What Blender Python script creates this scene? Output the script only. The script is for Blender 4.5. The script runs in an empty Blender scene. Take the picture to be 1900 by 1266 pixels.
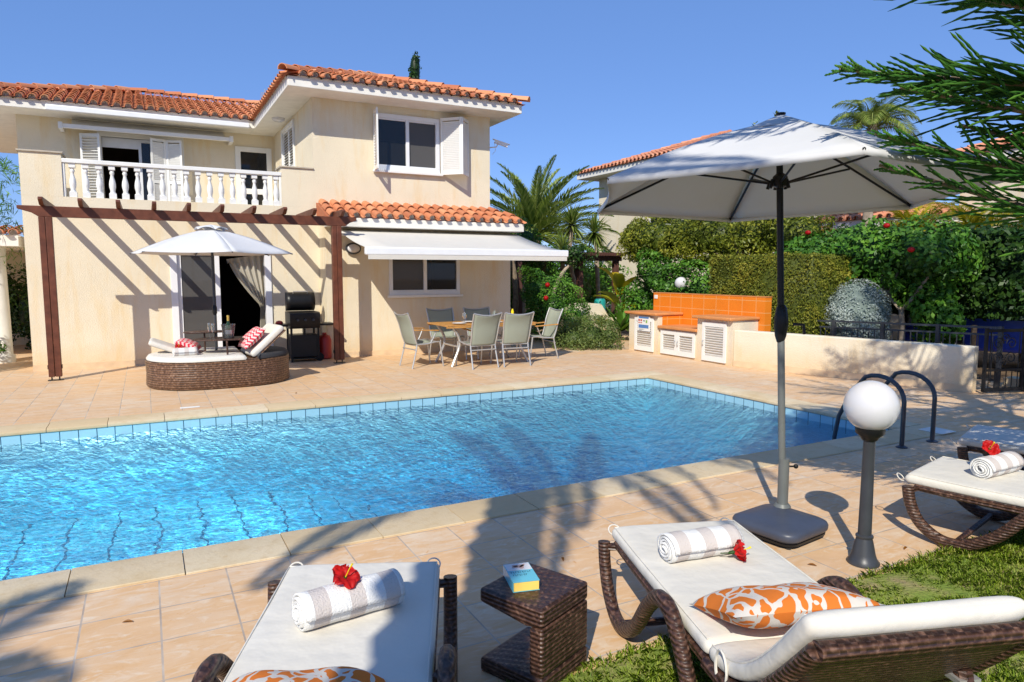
import bpy, bmesh, math, random
import numpy as np
from mathutils import Vector, Matrix
from math import sin, cos, pi, radians, sqrt, atan2, tan, hypot
random.seed(7); rng = np.random.default_rng(7)
S = bpy.context.scene
COL = S.collection
# ------------------------------------------------------------------ camera, sky, sun
PITCH = math.atan(0.1); YAW = radians(27.9)
cam = bpy.data.cameras.new('camera'); co = bpy.data.objects.new('camera', cam); COL.objects.link(co)
co.location = (0, 0, 1.65); co.rotation_euler = (pi/2-PITCH, 0, -YAW)
cam.sensor_width = 36; cam.lens = 36*1280/1900; cam.clip_end = 500; cam.clip_start = 0.05
S.camera = co
SUN_EL = radians(39); SD = Vector((.676*cos(SUN_EL), .737*cos(SUN_EL), -sin(SUN_EL)))
w = bpy.data.worlds.new('World'); S.world = w; w.use_nodes = True
nt = w.node_tree; bg = nt.nodes['Background']
sky = nt.nodes.new('ShaderNodeTexSky'); sky.sky_type = 'NISHITA'; sky.sun_disc = False
sky.sun_elevation = SUN_EL; sky.sun_rotation = radians(222.5)
sky.altitude = 1500; sky.air_density = 1.0; sky.dust_density = 0; sky.ozone_density = 6.0
tn = nt.nodes.new('ShaderNodeMix'); tn.data_type = 'RGBA'; tn.blend_type = 'MULTIPLY'; tn.inputs[0].default_value = 1; tn.inputs[7].default_value = (.95, .90, 1.0, 1)
nt.links.new(sky.outputs[0], tn.inputs[6])
tm = nt.nodes.new('ShaderNodeMix'); tm.data_type = 'RGBA'; tm.inputs[0].default_value = .5; tm.inputs[7].default_value = (1.15, 2.5, 5.8, 1)   # evens the sky out towards the horizon
nt.links.new(tn.outputs[2], tm.inputs[6]); nt.links.new(tm.outputs[2], bg.inputs[0]); bg.inputs[1].default_value = 0.113
sl = bpy.data.lights.new('sun', 'SUN'); sl.energy = 3.85; sl.angle = radians(.4); sl.color = (1, .94, .82)
so = bpy.data.objects.new('sun', sl); COL.objects.link(so); so.rotation_euler = SD.to_track_quat('-Z', 'Y').to_euler()
so.location = (-6, -6, 10)
S.view_settings.view_transform = 'Standard'; S.view_settings.look = 'None'
S.view_settings.exposure = 0.36; S.view_settings.gamma = 1
S.cycles.use_denoising = True
S.cycles.max_bounces = 8; S.cycles.diffuse_bounces = 4; S.cycles.transparent_max_bounces = 16
S.cycles.caustics_reflective = False; S.cycles.caustics_refractive = False
# ------------------------------------------------------------------ materials
class NT:
    def __init__(s, name):
        s.m = bpy.data.materials.new(name); s.m.use_nodes = True; s.t = s.m.node_tree
        s.b = s.t.nodes['Principled BSDF']; s.out = s.t.nodes['Material Output']
        s.tc = s.n('TexCoord'); s.obj = s.tc.outputs['Object']
    def n(s, k, **kw):
        o = s.t.nodes.new('ShaderNode'+k)
        for a, b in kw.items(): setattr(o, a, b)
        return o
    def l(s, a, b): s.t.links.new(a, b)
    def put(s, inp, v):
        if hasattr(v, 'default_value') or hasattr(v, 'is_output'): s.l(v, inp)
        else: inp.default_value = v
    def math(s, op, a, b=0., c=None, clamp=False):
        o = s.n('Math', operation=op); o.use_clamp = clamp
        s.put(o.inputs[0], a); s.put(o.inputs[1], b)
        if c is not None: s.put(o.inputs[2], c)
        return o.outputs[0]
    def noise(s, scale, detail=3, rough=.5, vec=None, dist=0, dim='3D'):
        o = s.n('TexNoise', noise_dimensions=dim); o.inputs['Scale'].default_value = scale
        o.inputs['Detail'].default_value = detail; o.inputs['Roughness'].default_value = rough
        o.inputs['Distortion'].default_value = dist
        s.l(vec if vec is not None else s.obj, o.inputs['Vector']); return o.outputs['Fac']
    def mapv(s, scale=(1, 1, 1), loc=(0, 0, 0), rot=(0, 0, 0), vec=None):
        o = s.n('Mapping'); o.inputs['Scale'].default_value = scale; o.inputs['Location'].default_value = loc
        o.inputs['Rotation'].default_value = rot
        s.l(vec if vec is not None else s.obj, o.inputs[0]); return o.outputs[0]
    def ramp(s, fac, stops, interp='LINEAR'):
        o = s.n('ValToRGB'); r = o.color_ramp; r.interpolation = interp
        while len(r.elements) < len(stops): r.elements.new(.5)
        for e, (p, c) in zip(r.elements, stops):
            e.position = p; e.color = (*c, 1) if len(c) == 3 else c
        s.l(fac, o.inputs[0]); return o.outputs[0]
    def mix(s, fac, a, b, mode='MIX'):
        o = s.n('Mix', data_type='RGBA', blend_type=mode)
        s.put(o.inputs[0], fac)
        for i, v in ((6, a), (7, b)):
            if isinstance(v, tuple): o.inputs[i].default_value = (*v[:3], 1)
            else: s.l(v, o.inputs[i])
        return o.outputs[2]
    def xyz(s, vec=None):
        o = s.n('SeparateXYZ'); s.l(vec if vec is not None else s.obj, o.inputs[0]); return o.outputs
    def comb(s, x=0., y=0., z=0.):
        o = s.n('CombineXYZ')
        for i, v in enumerate((x, y, z)): s.put(o.inputs[i], v)
        return o.outputs[0]
    def bump(s, h, strength=.5, dist=.01, normal=None):
        o = s.n('Bump'); o.inputs['Strength'].default_value = strength; o.inputs['Distance'].default_value = dist
        s.l(h, o.inputs['Height'])
        if normal is not None: s.l(normal, o.inputs['Normal'])
        return o.outputs[0]
    def base(s, c, rough=.6, spec=.4, metal=0., normal=None):
        s.put(s.b.inputs['Base Color'], (*c, 1) if isinstance(c, tuple) else c)
        s.put(s.b.inputs['Roughness'], rough); s.b.inputs['Specular IOR Level'].default_value = spec
        s.b.inputs['Metallic'].default_value = metal
        if normal is not None: s.l(normal, s.b.inputs['Normal'])
        return s.m
    def attr(s, name): return s.n('Attribute', attribute_name=name).outputs['Fac']
MT = {}
def simple(name, c, rough=.6, spec=.4, metal=0, var=.12, ns=6, bs=0, bsc=60, bd=.003):
    t = NT(name)
    d = tuple(x*(1-var) for x in c); u = tuple(min(1, x*(1+var)) for x in c)
    cc = t.ramp(t.noise(ns, 4), [(.3, d), (.7, u)])
    nm = t.bump(t.noise(bsc, 3), bs, bd) if bs else None
    MT[name] = t.base(cc, rough, spec, metal, nm); return MT[name]
simple('white_paint', (.80, .80, .77), .45, .4, 0, .04, 3, .08, 40)
simple('white_plaster', (.78, .76, .70), .8, .2, 0, .06, 4, .3, 50, .006)
simple('aluminium_white', (.80, .81, .82), .35, .5, 0, .03)
simple('silver_metal', (.52, .52, .51), .38, .5, .55, .06)
simple('black_metal', (.010, .010, .011), .38, .3, 0, .2)
simple('dark_gray_metal', (.045, .048, .055), .4, .5, 0, .15, 8, .15, 120, .002)
simple('rail_metal', (.06, .065, .08), .3, .6, .3, .15)
simple('gray_plastic', (.055, .065, .095), .42, .5, 0, .1, 8, .1, 90, .002)
simple('pole_gray', (.17, .18, .17), .4, .5, .2, .08)
simple('globe_glass', (.66, .65, .66), .12, .6, 0, .02)
simple('timber', (.13, .042, .022), .5, .35, 0, .25, 9, .2, 30, .004)
simple('teak', (.52, .26, .07), .45, .4, 0, .2, 14)
simple('cushion', (.69, .655, .58), .88, .15, 0, .035, 3, .45, 8, .022)
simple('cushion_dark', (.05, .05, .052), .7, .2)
simple('umbrella_white', (.80, .80, .80), .8, .15, 0, .03)
simple('ceramic', (.82, .82, .80), .2, .5, 0, .01)
simple('red_plastic', (.45, .03, .02), .4, .5)
simple('trunk_gray', (.22, .17, .12), .9, .1, 0, .35, 12, .8, 25, .02)
simple('trunk_dark', (.07, .05, .035), .9, .1, 0, .4, 12, .8, 25, .02)
simple('trunk_pale', (.36, .29, .22), .9, .1, 0, .3, 10, .6, 25, .01)
simple('soil', (.16, .11, .07), .95, .1, 0, .3, 5, .6, 20, .02)
simple('stone', (.48, .42, .33), .85, .2, 0, .12, 6, .5, 40, .006)
simple('blue_paint', (.02, .06, .50), .3, .6, 0, .2)
simple('rubber', (.02, .02, .02), .8, .2)
simple('book_page', (.90, .62, .14), .7, .2)
simple('green_glass', (.02, .05, .02), .12, .6)
simple('gold_foil', (.70, .50, .12), .3, .6, .5)
simple('yellow_petal', (.85, .65, .02), .6, .2)
simple('teal_plastic', (.02, .32, .30), .5, .3)
simple('chrome', (.7, .7, .7), .12, .5, 1, .02)
simple('dark_interior', (.03, .022, .018), .9, .1)  # near black: the unlit look of the rooms is put into the colour
simple('brown_roof_batten', (.11, .05, .04), .6, .3)
simple('charcoal_ink', (.03, .06, .08), .6, .2)
simple('skin_ink', (.62, .40, .33), .6, .2)
def stucco(name, c):
    t = NT(name)
    cc = t.ramp(t.noise(1.1, 5, .6), [(.3, tuple(x*.93 for x in c)), (.7, tuple(min(1, x*1.04) for x in c))])
    st = t.noise(1, 4, .7, t.mapv((3.2, 3.2, .55)))
    cc = t.mix(t.ramp(st, [(.52, (0, 0, 0)), (.74, (.8, .8, .8))]), cc, (c[0]*.95, c[1]*.82, c[2]*.60))
    zz = t.xyz()[2]
    low = t.math('MULTIPLY', t.math('SUBTRACT', 1., t.math('MULTIPLY', zz, 2.2), clamp=True), t.noise(2.3, 5, .7), clamp=True)
    cc = t.mix(t.math('MULTIPLY', low, 1.1, clamp=True), cc, (c[0]*.90, c[1]*.66, c[2]*.38))
    nm = t.bump(t.noise(48, 4, .65), .75, .010)
    MT[name] = t.base(cc, .9, .15, 0, nm); return MT[name]
stucco('stucco', (.78, .695, .525))
stucco('stucco_pale', (.76, .68, .53))
def paving():
    t = NT('paving'); x, y, z = t.xyz()
    dn = t.noise(3, 2); 
    u = t.math('DIVIDE', t.math('ADD', x, .01), .3333); v = t.math('DIVIDE', t.math('SUBTRACT', y, 4.03), .342)
    fu = t.math('FRACT', u); fv = t.math('FRACT', v)
    eu = t.math('MINIMUM', fu, t.math('SUBTRACT', 1., fu)); ev = t.math('MINIMUM', fv, t.math('SUBTRACT', 1., fv))
    e = t.math('MINIMUM', eu, ev)
    g = t.math('LESS_THAN', t.math('ADD', e, t.math('MULTIPLY', t.noise(30), .008)), .0165)
    cu = t.math('FLOOR', u); cv = t.math('FLOOR', v)
    wn = t.n('TexWhiteNoise', noise_dimensions='2D'); t.l(t.comb(cu, cv), wn.inputs['Vector'])
    r = wn.outputs['Value']
    c = t.ramp(r, [(0, (.73, .54, .36)), (.3, (.76, .47, .24)), (.55, (.72, .57, .41)), (.8, (.77, .50, .28)), (1, (.75, .62, .46))])
    off = t.math('MULTIPLY', r, 40.)
    vec = t.comb(t.math('ADD', x, off), y, off)
    sn = t.noise(2.6, 5, .62, t.mapv((1, 3.2, 1), vec=vec), 1.0)
    c = t.mix(t.ramp(sn, [(.35, (0, 0, 0)), (.62, (1, 1, 1))]), c, (.70, .43, .21))
    c = t.mix(t.ramp(t.noise(5, 4, .6, t.mapv((1, 2.4, 1), vec=vec), 2), [(.52, (0, 0, 0)), (.7, (.65, .65, .65))]), c, (.79, .66, .50))
    c = t.mix(t.ramp(t.noise(.7, 3), [(.35, (0, 0, 0)), (.7, (.22, .22, .22))]), c, (.56, .42, .30))
    # chips and stains with their own shape
    c = t.mix(t.ramp(t.noise(11, 2, .5, None, 1.5), [(.70, (0, 0, 0)), (.74, (.6, .6, .6))]), c, (.62, .30, .10))
    c = t.mix(t.ramp(t.noise(90, 2), [(.66, (0, 0, 0)), (.74, (.35, .35, .35))]), c, (.42, .27, .17))
    c = t.mix(g, c, t.ramp(t.noise(4, 3), [(.35, (.36, .28, .22)), (.65, (.60, .50, .40))]))
    h = t.math('SUBTRACT', t.math('MULTIPLY', t.noise(14, 4), .5), t.math('MULTIPLY', g, .8))
    MT['paving'] = t.base(c, t.ramp(t.noise(7, 3), [(.3, (.45,)*3), (.7, (.7,)*3)]), .35, 0, t.bump(h, .5, .006))
paving()
def sandstone():
    t = NT('coping')
    c = t.ramp(t.noise(2.2, 5, .6), [(.3, (.60, .46, .27)), (.5, (.69, .57, .38)), (.7, (.72, .60, .42))])
    c = t.mix(t.ramp(t.noise(14, 5, .7), [(.5, (0, 0, 0)), (.75, (.6, .6, .6))]), c, (.50, .34, .16))
    c = t.mix(t.attr('rnd'), c, (.60, .44, .24))
    MT['coping'] = t.base(c, .75, .3, 0, t.bump(t.noise(55, 4, .7), .5, .006))
sandstone()
def rooftile(name, a, b, c_, lich=(.45, .30, .18)):
    t = NT(name); r = t.attr('rnd')
    c = t.ramp(r, [(0, a), (.5, b), (1, c_)])
    c = t.mix(t.ramp(t.noise(5, 5, .7), [(.5, (0, 0, 0)), (.72, (.35, .35, .35))]), c, lich)
    MT[name] = t.base(c, .8, .2, 0, t.bump(t.noise(60, 3), .3, .004))
rooftile('roof_tile', (.44, .15, .075), (.62, .235, .11), (.74, .35, .18))
rooftile('roof_tile_pink', (.52, .22, .13), (.62, .25, .14), (.70, .34, .2))
def mortar():
    simple('mortar', (.62, .50, .36), .9, .1, 0, .15, 9, .6, 50, .006)
mortar()
def pooltile(name, base, sp, dist, line=(.02, .12, .2), lw=.012, floor=True):
    t = NT(name); x, y, z = t.xyz()
    dx = t.math('MULTIPLY', t.math('SUBTRACT', t.noise(2.6, 3, .6), .5), dist)
    dy = t.math('MULTIPLY', t.math('SUBTRACT', t.noise(3.3, 3, .6, t.mapv(loc=(5, 3, 1))), .5), dist)
    def ln(v, sp_, w_):
        f = t.math('FRACT', t.math('DIVIDE', v, sp_)); return t.math('LESS_THAN', t.math('MINIMUM', f, t.math('SUBTRACT', 1., f)), w_/sp_)
    if floor:
        g = t.math('MAXIMUM', ln(t.math('ADD', x, dx), sp, lw), t.math('MULTIPLY', ln(t.math('ADD', y, dy), sp*4, lw), .5))
        g = t.math('MAXIMUM', g, t.math('MULTIPLY', t.math('MAXIMUM', ln(t.math('ADD', x, dx), sp/4, lw*.4), ln(t.math('ADD', y, dy), sp/4, lw*.4)), .18))
    else:
        g = t.math('MAXIMUM', t.math('MAXIMUM', ln(t.math('ADD', x, .03), sp, lw), ln(t.math('ADD', y, .04), sp, lw)), t.math('MULTIPLY', ln(t.math('ADD', z, .03), sp, lw), .6))
    c = t.mix(t.noise(2, 3), base, tuple(q*.85 for q in base))
    if not floor: g = t.math('MULTIPLY', g, t.math('GREATER_THAN', z, -.19))
    c = t.mix(g, c, line)
    MT[name] = t.base(c, .3, .4)
pooltile('pool_floor', (.80, .95, .92), .40, .30)
pooltile('pool_tile_band', (.38, .68, .80), .17, 0, (.03, .10, .16), .0045, False)
def water():
    t = NT('water')
    x, y, z = t.xyz()
    # caustic network painted into the transparent tint: bright lines pass extra light
    wv = t.n('VectorMath', operation='ADD')
    nn = t.n('TexNoise'); nn.inputs['Scale'].default_value = 3.0; nn.inputs['Detail'].default_value = 3; t.l(t.obj, nn.inputs['Vector'])
    sc = t.n('VectorMath', operation='SCALE'); t.l(nn.outputs['Color'], sc.inputs[0]); sc.inputs['Scale'].default_value = .28
    t.l(t.obj, wv.inputs[0]); t.l(sc.outputs[0], wv.inputs[1])
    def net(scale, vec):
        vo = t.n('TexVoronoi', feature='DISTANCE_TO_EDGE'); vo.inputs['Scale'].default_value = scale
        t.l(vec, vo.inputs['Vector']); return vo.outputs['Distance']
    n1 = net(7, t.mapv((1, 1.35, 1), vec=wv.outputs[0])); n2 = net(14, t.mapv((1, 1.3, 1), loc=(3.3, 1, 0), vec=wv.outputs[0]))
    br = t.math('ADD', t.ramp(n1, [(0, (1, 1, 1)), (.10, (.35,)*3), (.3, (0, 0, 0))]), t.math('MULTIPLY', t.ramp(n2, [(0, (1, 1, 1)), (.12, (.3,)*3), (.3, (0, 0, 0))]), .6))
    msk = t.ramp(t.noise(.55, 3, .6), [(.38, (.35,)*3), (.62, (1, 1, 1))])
    deep = t.math('SUBTRACT', 1., t.math('MULTIPLY', t.math('SUBTRACT', x, .8), .22), clamp=True)   # painted caustics fade towards the deep end
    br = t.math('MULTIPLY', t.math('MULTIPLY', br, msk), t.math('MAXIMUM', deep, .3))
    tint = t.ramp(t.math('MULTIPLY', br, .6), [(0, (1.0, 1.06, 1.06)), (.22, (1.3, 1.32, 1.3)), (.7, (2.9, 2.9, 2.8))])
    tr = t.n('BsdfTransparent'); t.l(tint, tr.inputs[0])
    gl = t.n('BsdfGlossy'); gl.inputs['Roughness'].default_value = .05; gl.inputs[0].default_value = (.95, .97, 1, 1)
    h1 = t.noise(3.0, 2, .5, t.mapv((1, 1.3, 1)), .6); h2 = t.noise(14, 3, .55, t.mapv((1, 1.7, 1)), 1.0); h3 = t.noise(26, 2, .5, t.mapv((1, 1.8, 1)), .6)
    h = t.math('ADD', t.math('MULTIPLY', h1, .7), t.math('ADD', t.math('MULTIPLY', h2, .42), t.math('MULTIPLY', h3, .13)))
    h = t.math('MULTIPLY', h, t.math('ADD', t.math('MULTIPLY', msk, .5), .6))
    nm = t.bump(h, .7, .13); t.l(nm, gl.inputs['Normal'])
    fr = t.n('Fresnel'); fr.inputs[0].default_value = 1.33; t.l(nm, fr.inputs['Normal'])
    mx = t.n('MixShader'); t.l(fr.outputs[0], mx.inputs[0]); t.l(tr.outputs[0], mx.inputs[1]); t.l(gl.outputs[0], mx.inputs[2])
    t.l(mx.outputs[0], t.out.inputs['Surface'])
    va = t.n('VolumeAbsorption'); va.inputs['Color'].default_value = (.08, .79, .95, 1); va.inputs['Density'].default_value = .66
    t.l(va.outputs[0], t.out.inputs['Volume'])
    MT['water'] = t.m
water()
def wicker(name, c1, c2, c3, s=90, zsc=1.):
    t = NT(name)
    ch = t.n('TexChecker'); ch.inputs['Scale'].default_value = s*.5; t.l(t.mapv((1, 1, zsc)), ch.inputs[0])
    wz = t.n('TexWave', wave_type='BANDS', bands_direction='Z', wave_profile='SIN'); wz.inputs['Scale'].default_value = s*.16*zsc; t.l(t.obj, wz.inputs[0]); wz.inputs['Distortion'].default_value = .4
    wx = t.n('TexWave', wave_type='BANDS', bands_direction='DIAGONAL', wave_profile='SIN'); wx.inputs['Scale'].default_value = s*.11; t.l(t.mapv((1, 1, 0)), wx.inputs[0])
    h = t.math('ADD', t.math('MULTIPLY', wz.outputs['Fac'], .7), t.math('MULTIPLY', t.math('MULTIPLY', wx.outputs['Fac'], .6), ch.outputs['Fac']))
    c = t.ramp(t.noise(s*.45, 2, .5), [(.3, c1), (.55, c2), (.75, c3)])
    c = t.mix(t.ramp(h, [(.1, (.75,)*3), (.6, (0, 0, 0))]), c, tuple(q*.25 for q in c1))
    MT[name] = t.base(c, .42, .5, 0, t.bump(h, .9, .006))
wicker('wicker', (.045, .02, .013), (.10, .048, .03), (.22, .12, .08), 110)
wicker('wicker_light', (.10, .05, .028), (.19, .10, .055), (.33, .20, .13), 60)
def glass(name, tint, dirt=(.2, .2, .2), df=.06):
    t = NT(name)
    tr = t.n('BsdfTransparent'); tr.inputs[0].default_value = (*tint, 1)
    gl = t.n('BsdfGlossy'); gl.inputs['Roughness'].default_value = .03
    fr = t.n('Fresnel'); fr.inputs[0].default_value = 1.5
    mx = t.n('MixShader'); t.l(fr.outputs[0], mx.inputs[0]); t.l(tr.outputs[0], mx.inputs[1]); t.l(gl.outputs[0], mx.inputs[2])
    di = t.n('BsdfDiffuse'); di.inputs[0].default_value = (*dirt, 1)
    m2 = t.n('MixShader'); m2.inputs[0].default_value = df; t.l(mx.outputs[0], m2.inputs[1]); t.l(di.outputs[0], m2.inputs[2])
    t.l(m2.outputs[0], t.out.inputs['Surface']); MT[name] = t.m
glass('dark_glass', (.45, .47, .5)); glass('insect_screen', (.25, .25, .25), (.16, .155, .15), .55)
glass('clear_glass', (.93, .95, .95), (.8, .8, .8), .05)
def cloth(name, c, trans=.35, fold=0):
    t = NT(name)
    cc = t.mix(t.noise(3, 3), c, tuple(q*.94 for q in c))
    d = t.n('BsdfDiffuse'); t.l(cc, d.inputs[0]); tl = t.n('BsdfTranslucent'); t.l(cc, tl.inputs[0])
    nm = t.bump(t.noise(5, 3), .25, .03); t.l(nm, d.inputs['Normal'])
    m = t.n('MixShader'); m.inputs[0].default_value = trans; t.l(d.outputs[0], m.inputs[1]); t.l(tl.outputs[0], m.inputs[2])
    t.l(m.outputs[0], t.out.inputs['Surface']); MT[name] = t.m
cloth('canopy', (.62, .62, .62), .0); cloth('canopy_white', (.82, .82, .82), .25); cloth('awning', (.80, .77, .70), .22)
cloth('curtain', (.66, .62, .52), .3); cloth('sling', (.46, .50, .41), .3)
def pattern(name, kind):
    t = NT(name)
    if kind == 'coral':
        v = t.n('TexVoronoi', feature='DISTANCE_TO_EDGE'); v.inputs['Scale'].default_value = 17
        w1 = t.n('TexNoise'); w1.inputs['Scale'].default_value = 7; t.l(t.obj, w1.inputs['Vector'])
        a = t.n('VectorMath', operation='SCALE'); t.l(w1.outputs['Color'], a.inputs[0]); a.inputs['Scale'].default_value = .11
        b = t.n('VectorMath', operation='ADD'); t.l(t.mapv((1, .55, .0)), b.inputs[0]); t.l(a.outputs[0], b.inputs[1]); t.l(b.outputs[0], v.inputs['Vector'])
        f = t.math('LESS_THAN', v.outputs['Distance'], .085)
        c = t.mix(f, (.70, .19, .03), (.66, .61, .54))
    else:
        x, y, z = t.xyz()
        zz = t.math('PINGPONG', t.math('MULTIPLY', x, 1.), .035)
        f = t.math('FRACT', t.math('MULTIPLY', t.math('ADD', y, zz), 17.))
        f = t.math('LESS_THAN', f, .5)
        c = t.mix(f, (.68, .04, .07), (.75, .55, .52))
    MT[name] = t.base(c, .85, .15, 0, t.bump(t.noise(20, 2), .3, .008))
pattern('coral_cloth', 'coral'); pattern('zigzag_cloth', 'zig')
def towel():
    t = NT('towel'); x, y, z = t.xyz()
    f = t.math('FRACT', t.math('MULTIPLY', t.math('ADD', x, .02), 7.6)); f = t.math('LESS_THAN', f, .45)
    c = t.mix(f, (.78, .77, .74), (.60, .54, .50))
    MT['towel'] = t.base(c, .95, .1, 0, t.bump(t.noise(140, 3), .8, .006))
towel()
def leafm(name, stops, trans=.3, rough=.45):
    t = NT(name); r = t.attr('rnd')
    c = t.ramp(r, stops)
    c = t.mix(t.ramp(t.noise(1.3, 2), [(.35, (0, 0, 0)), (.7, (.5, .5, .5))]), c, tuple(stops[0][1]))
    t.base(c, rough, .35)
    tl = t.n('BsdfTranslucent'); t.l(c, tl.inputs[0])
    m = t.n('MixShader'); m.inputs[0].default_value = trans; t.l(t.b.outputs[0], m.inputs[1]); t.l(tl.outputs[0], m.inputs[2])
    t.l(m.outputs[0], t.out.inputs['Surface']); MT[name] = t.m
leafm('leaf_green', [(0, (.03, .09, .012)), (.5, (.08, .23, .022)), (1, (.20, .40, .04))])
leafm('leaf_dark', [(0, (.012, .035, .008)), (.5, (.03, .08, .014)), (1, (.07, .15, .02))])
leafm('leaf_olive', [(0, (.07, .10, .01)), (.5, (.20, .24, .02)), (1, (.42, .40, .045))])
leafm('leaf_hedge', [(0, (.07, .09, .008)), (.5, (.19, .22, .018)), (1, (.36, .33, .035))], .2, .6)
leafm('leaf_gray', [(0, (.18, .23, .20)), (.5, (.34, .40, .36)), (1, (.50, .55, .50))], .15, .7)
leafm('leaf_yellow', [(0, (.18, .20, .01)), (.5, (.42, .38, .015)), (1, (.65, .45, .02))], .4)
leafm('leaf_orange', [(0, (.3, .12, .01)), (.5, (.5, .22, .02)), (1, (.6, .38, .04))], .4)
leafm('leaf_sage', [(0, (.06, .10, .02)), (.5, (.15, .21, .05)), (1, (.27, .33, .09))], .2)
leafm('palm_leaf', [(0, (.09, .15, .02)), (.5, (.25, .33, .06)), (1, (.50, .52, .16))], .3, .4)
leafm('pine_leaf', [(0, (.02, .08, .01)), (.5, (.05, .19, .018)), (1, (.20, .42, .04))], .15, .7)
leafm('grass_leaf', [(0, (.14, .24, .012)), (.55, (.34, .46, .03)), (1, (.62, .54, .20))], .35, .5)
leafm('red_petal', [(0, (.45, .005, .006)), (1, (.75, .02, .015))], .3, .5)
def lawn():
    t = NT('lawn')
    c = t.ramp(t.noise(3.5, 5, .65), [(.35, (.34, .26, .14)), (.5, (.22, .26, .06)), (.7, (.14, .24, .03))])
    MT['lawn'] = t.base(c, .95, .1, 0, t.bump(t.noise(40, 4), .8, .02))
lawn()
def orangetile():
    t = NT('orange_tile'); x, y, z = t.xyz()
    f = t.math('FRACT', t.math('DIVIDE', t.math('ADD', y, .05), .33)); fx = t.math('FRACT', t.math('DIVIDE', t.math('ADD', x, .1), .33)); g = t.math('FRACT', t.math('DIVIDE', t.math('SUBTRACT', z, .06), .215))
    def e(v): return t.math('MINIMUM', v, t.math('SUBTRACT', 1., v))
    m = t.math('LESS_THAN', t.math('MINIMUM', e(f), t.math('MINIMUM', t.math('MULTIPLY', e(g), .7), e(fx))), .018)
    c = t.mix(t.noise(4, 3), (.80, .24, .02), (.72, .19, .015))
    c = t.mix(m, c, (.75, .38, .14))
    MT['orange_tile'] = t.base(c, .45, .35)
orangetile(); simple('skirt', (.70, .52, .33), .7, .25, 0, .12, 5); simple('orange_trim', (.62, .26, .09), .55, .3, 0, .1)
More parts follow.
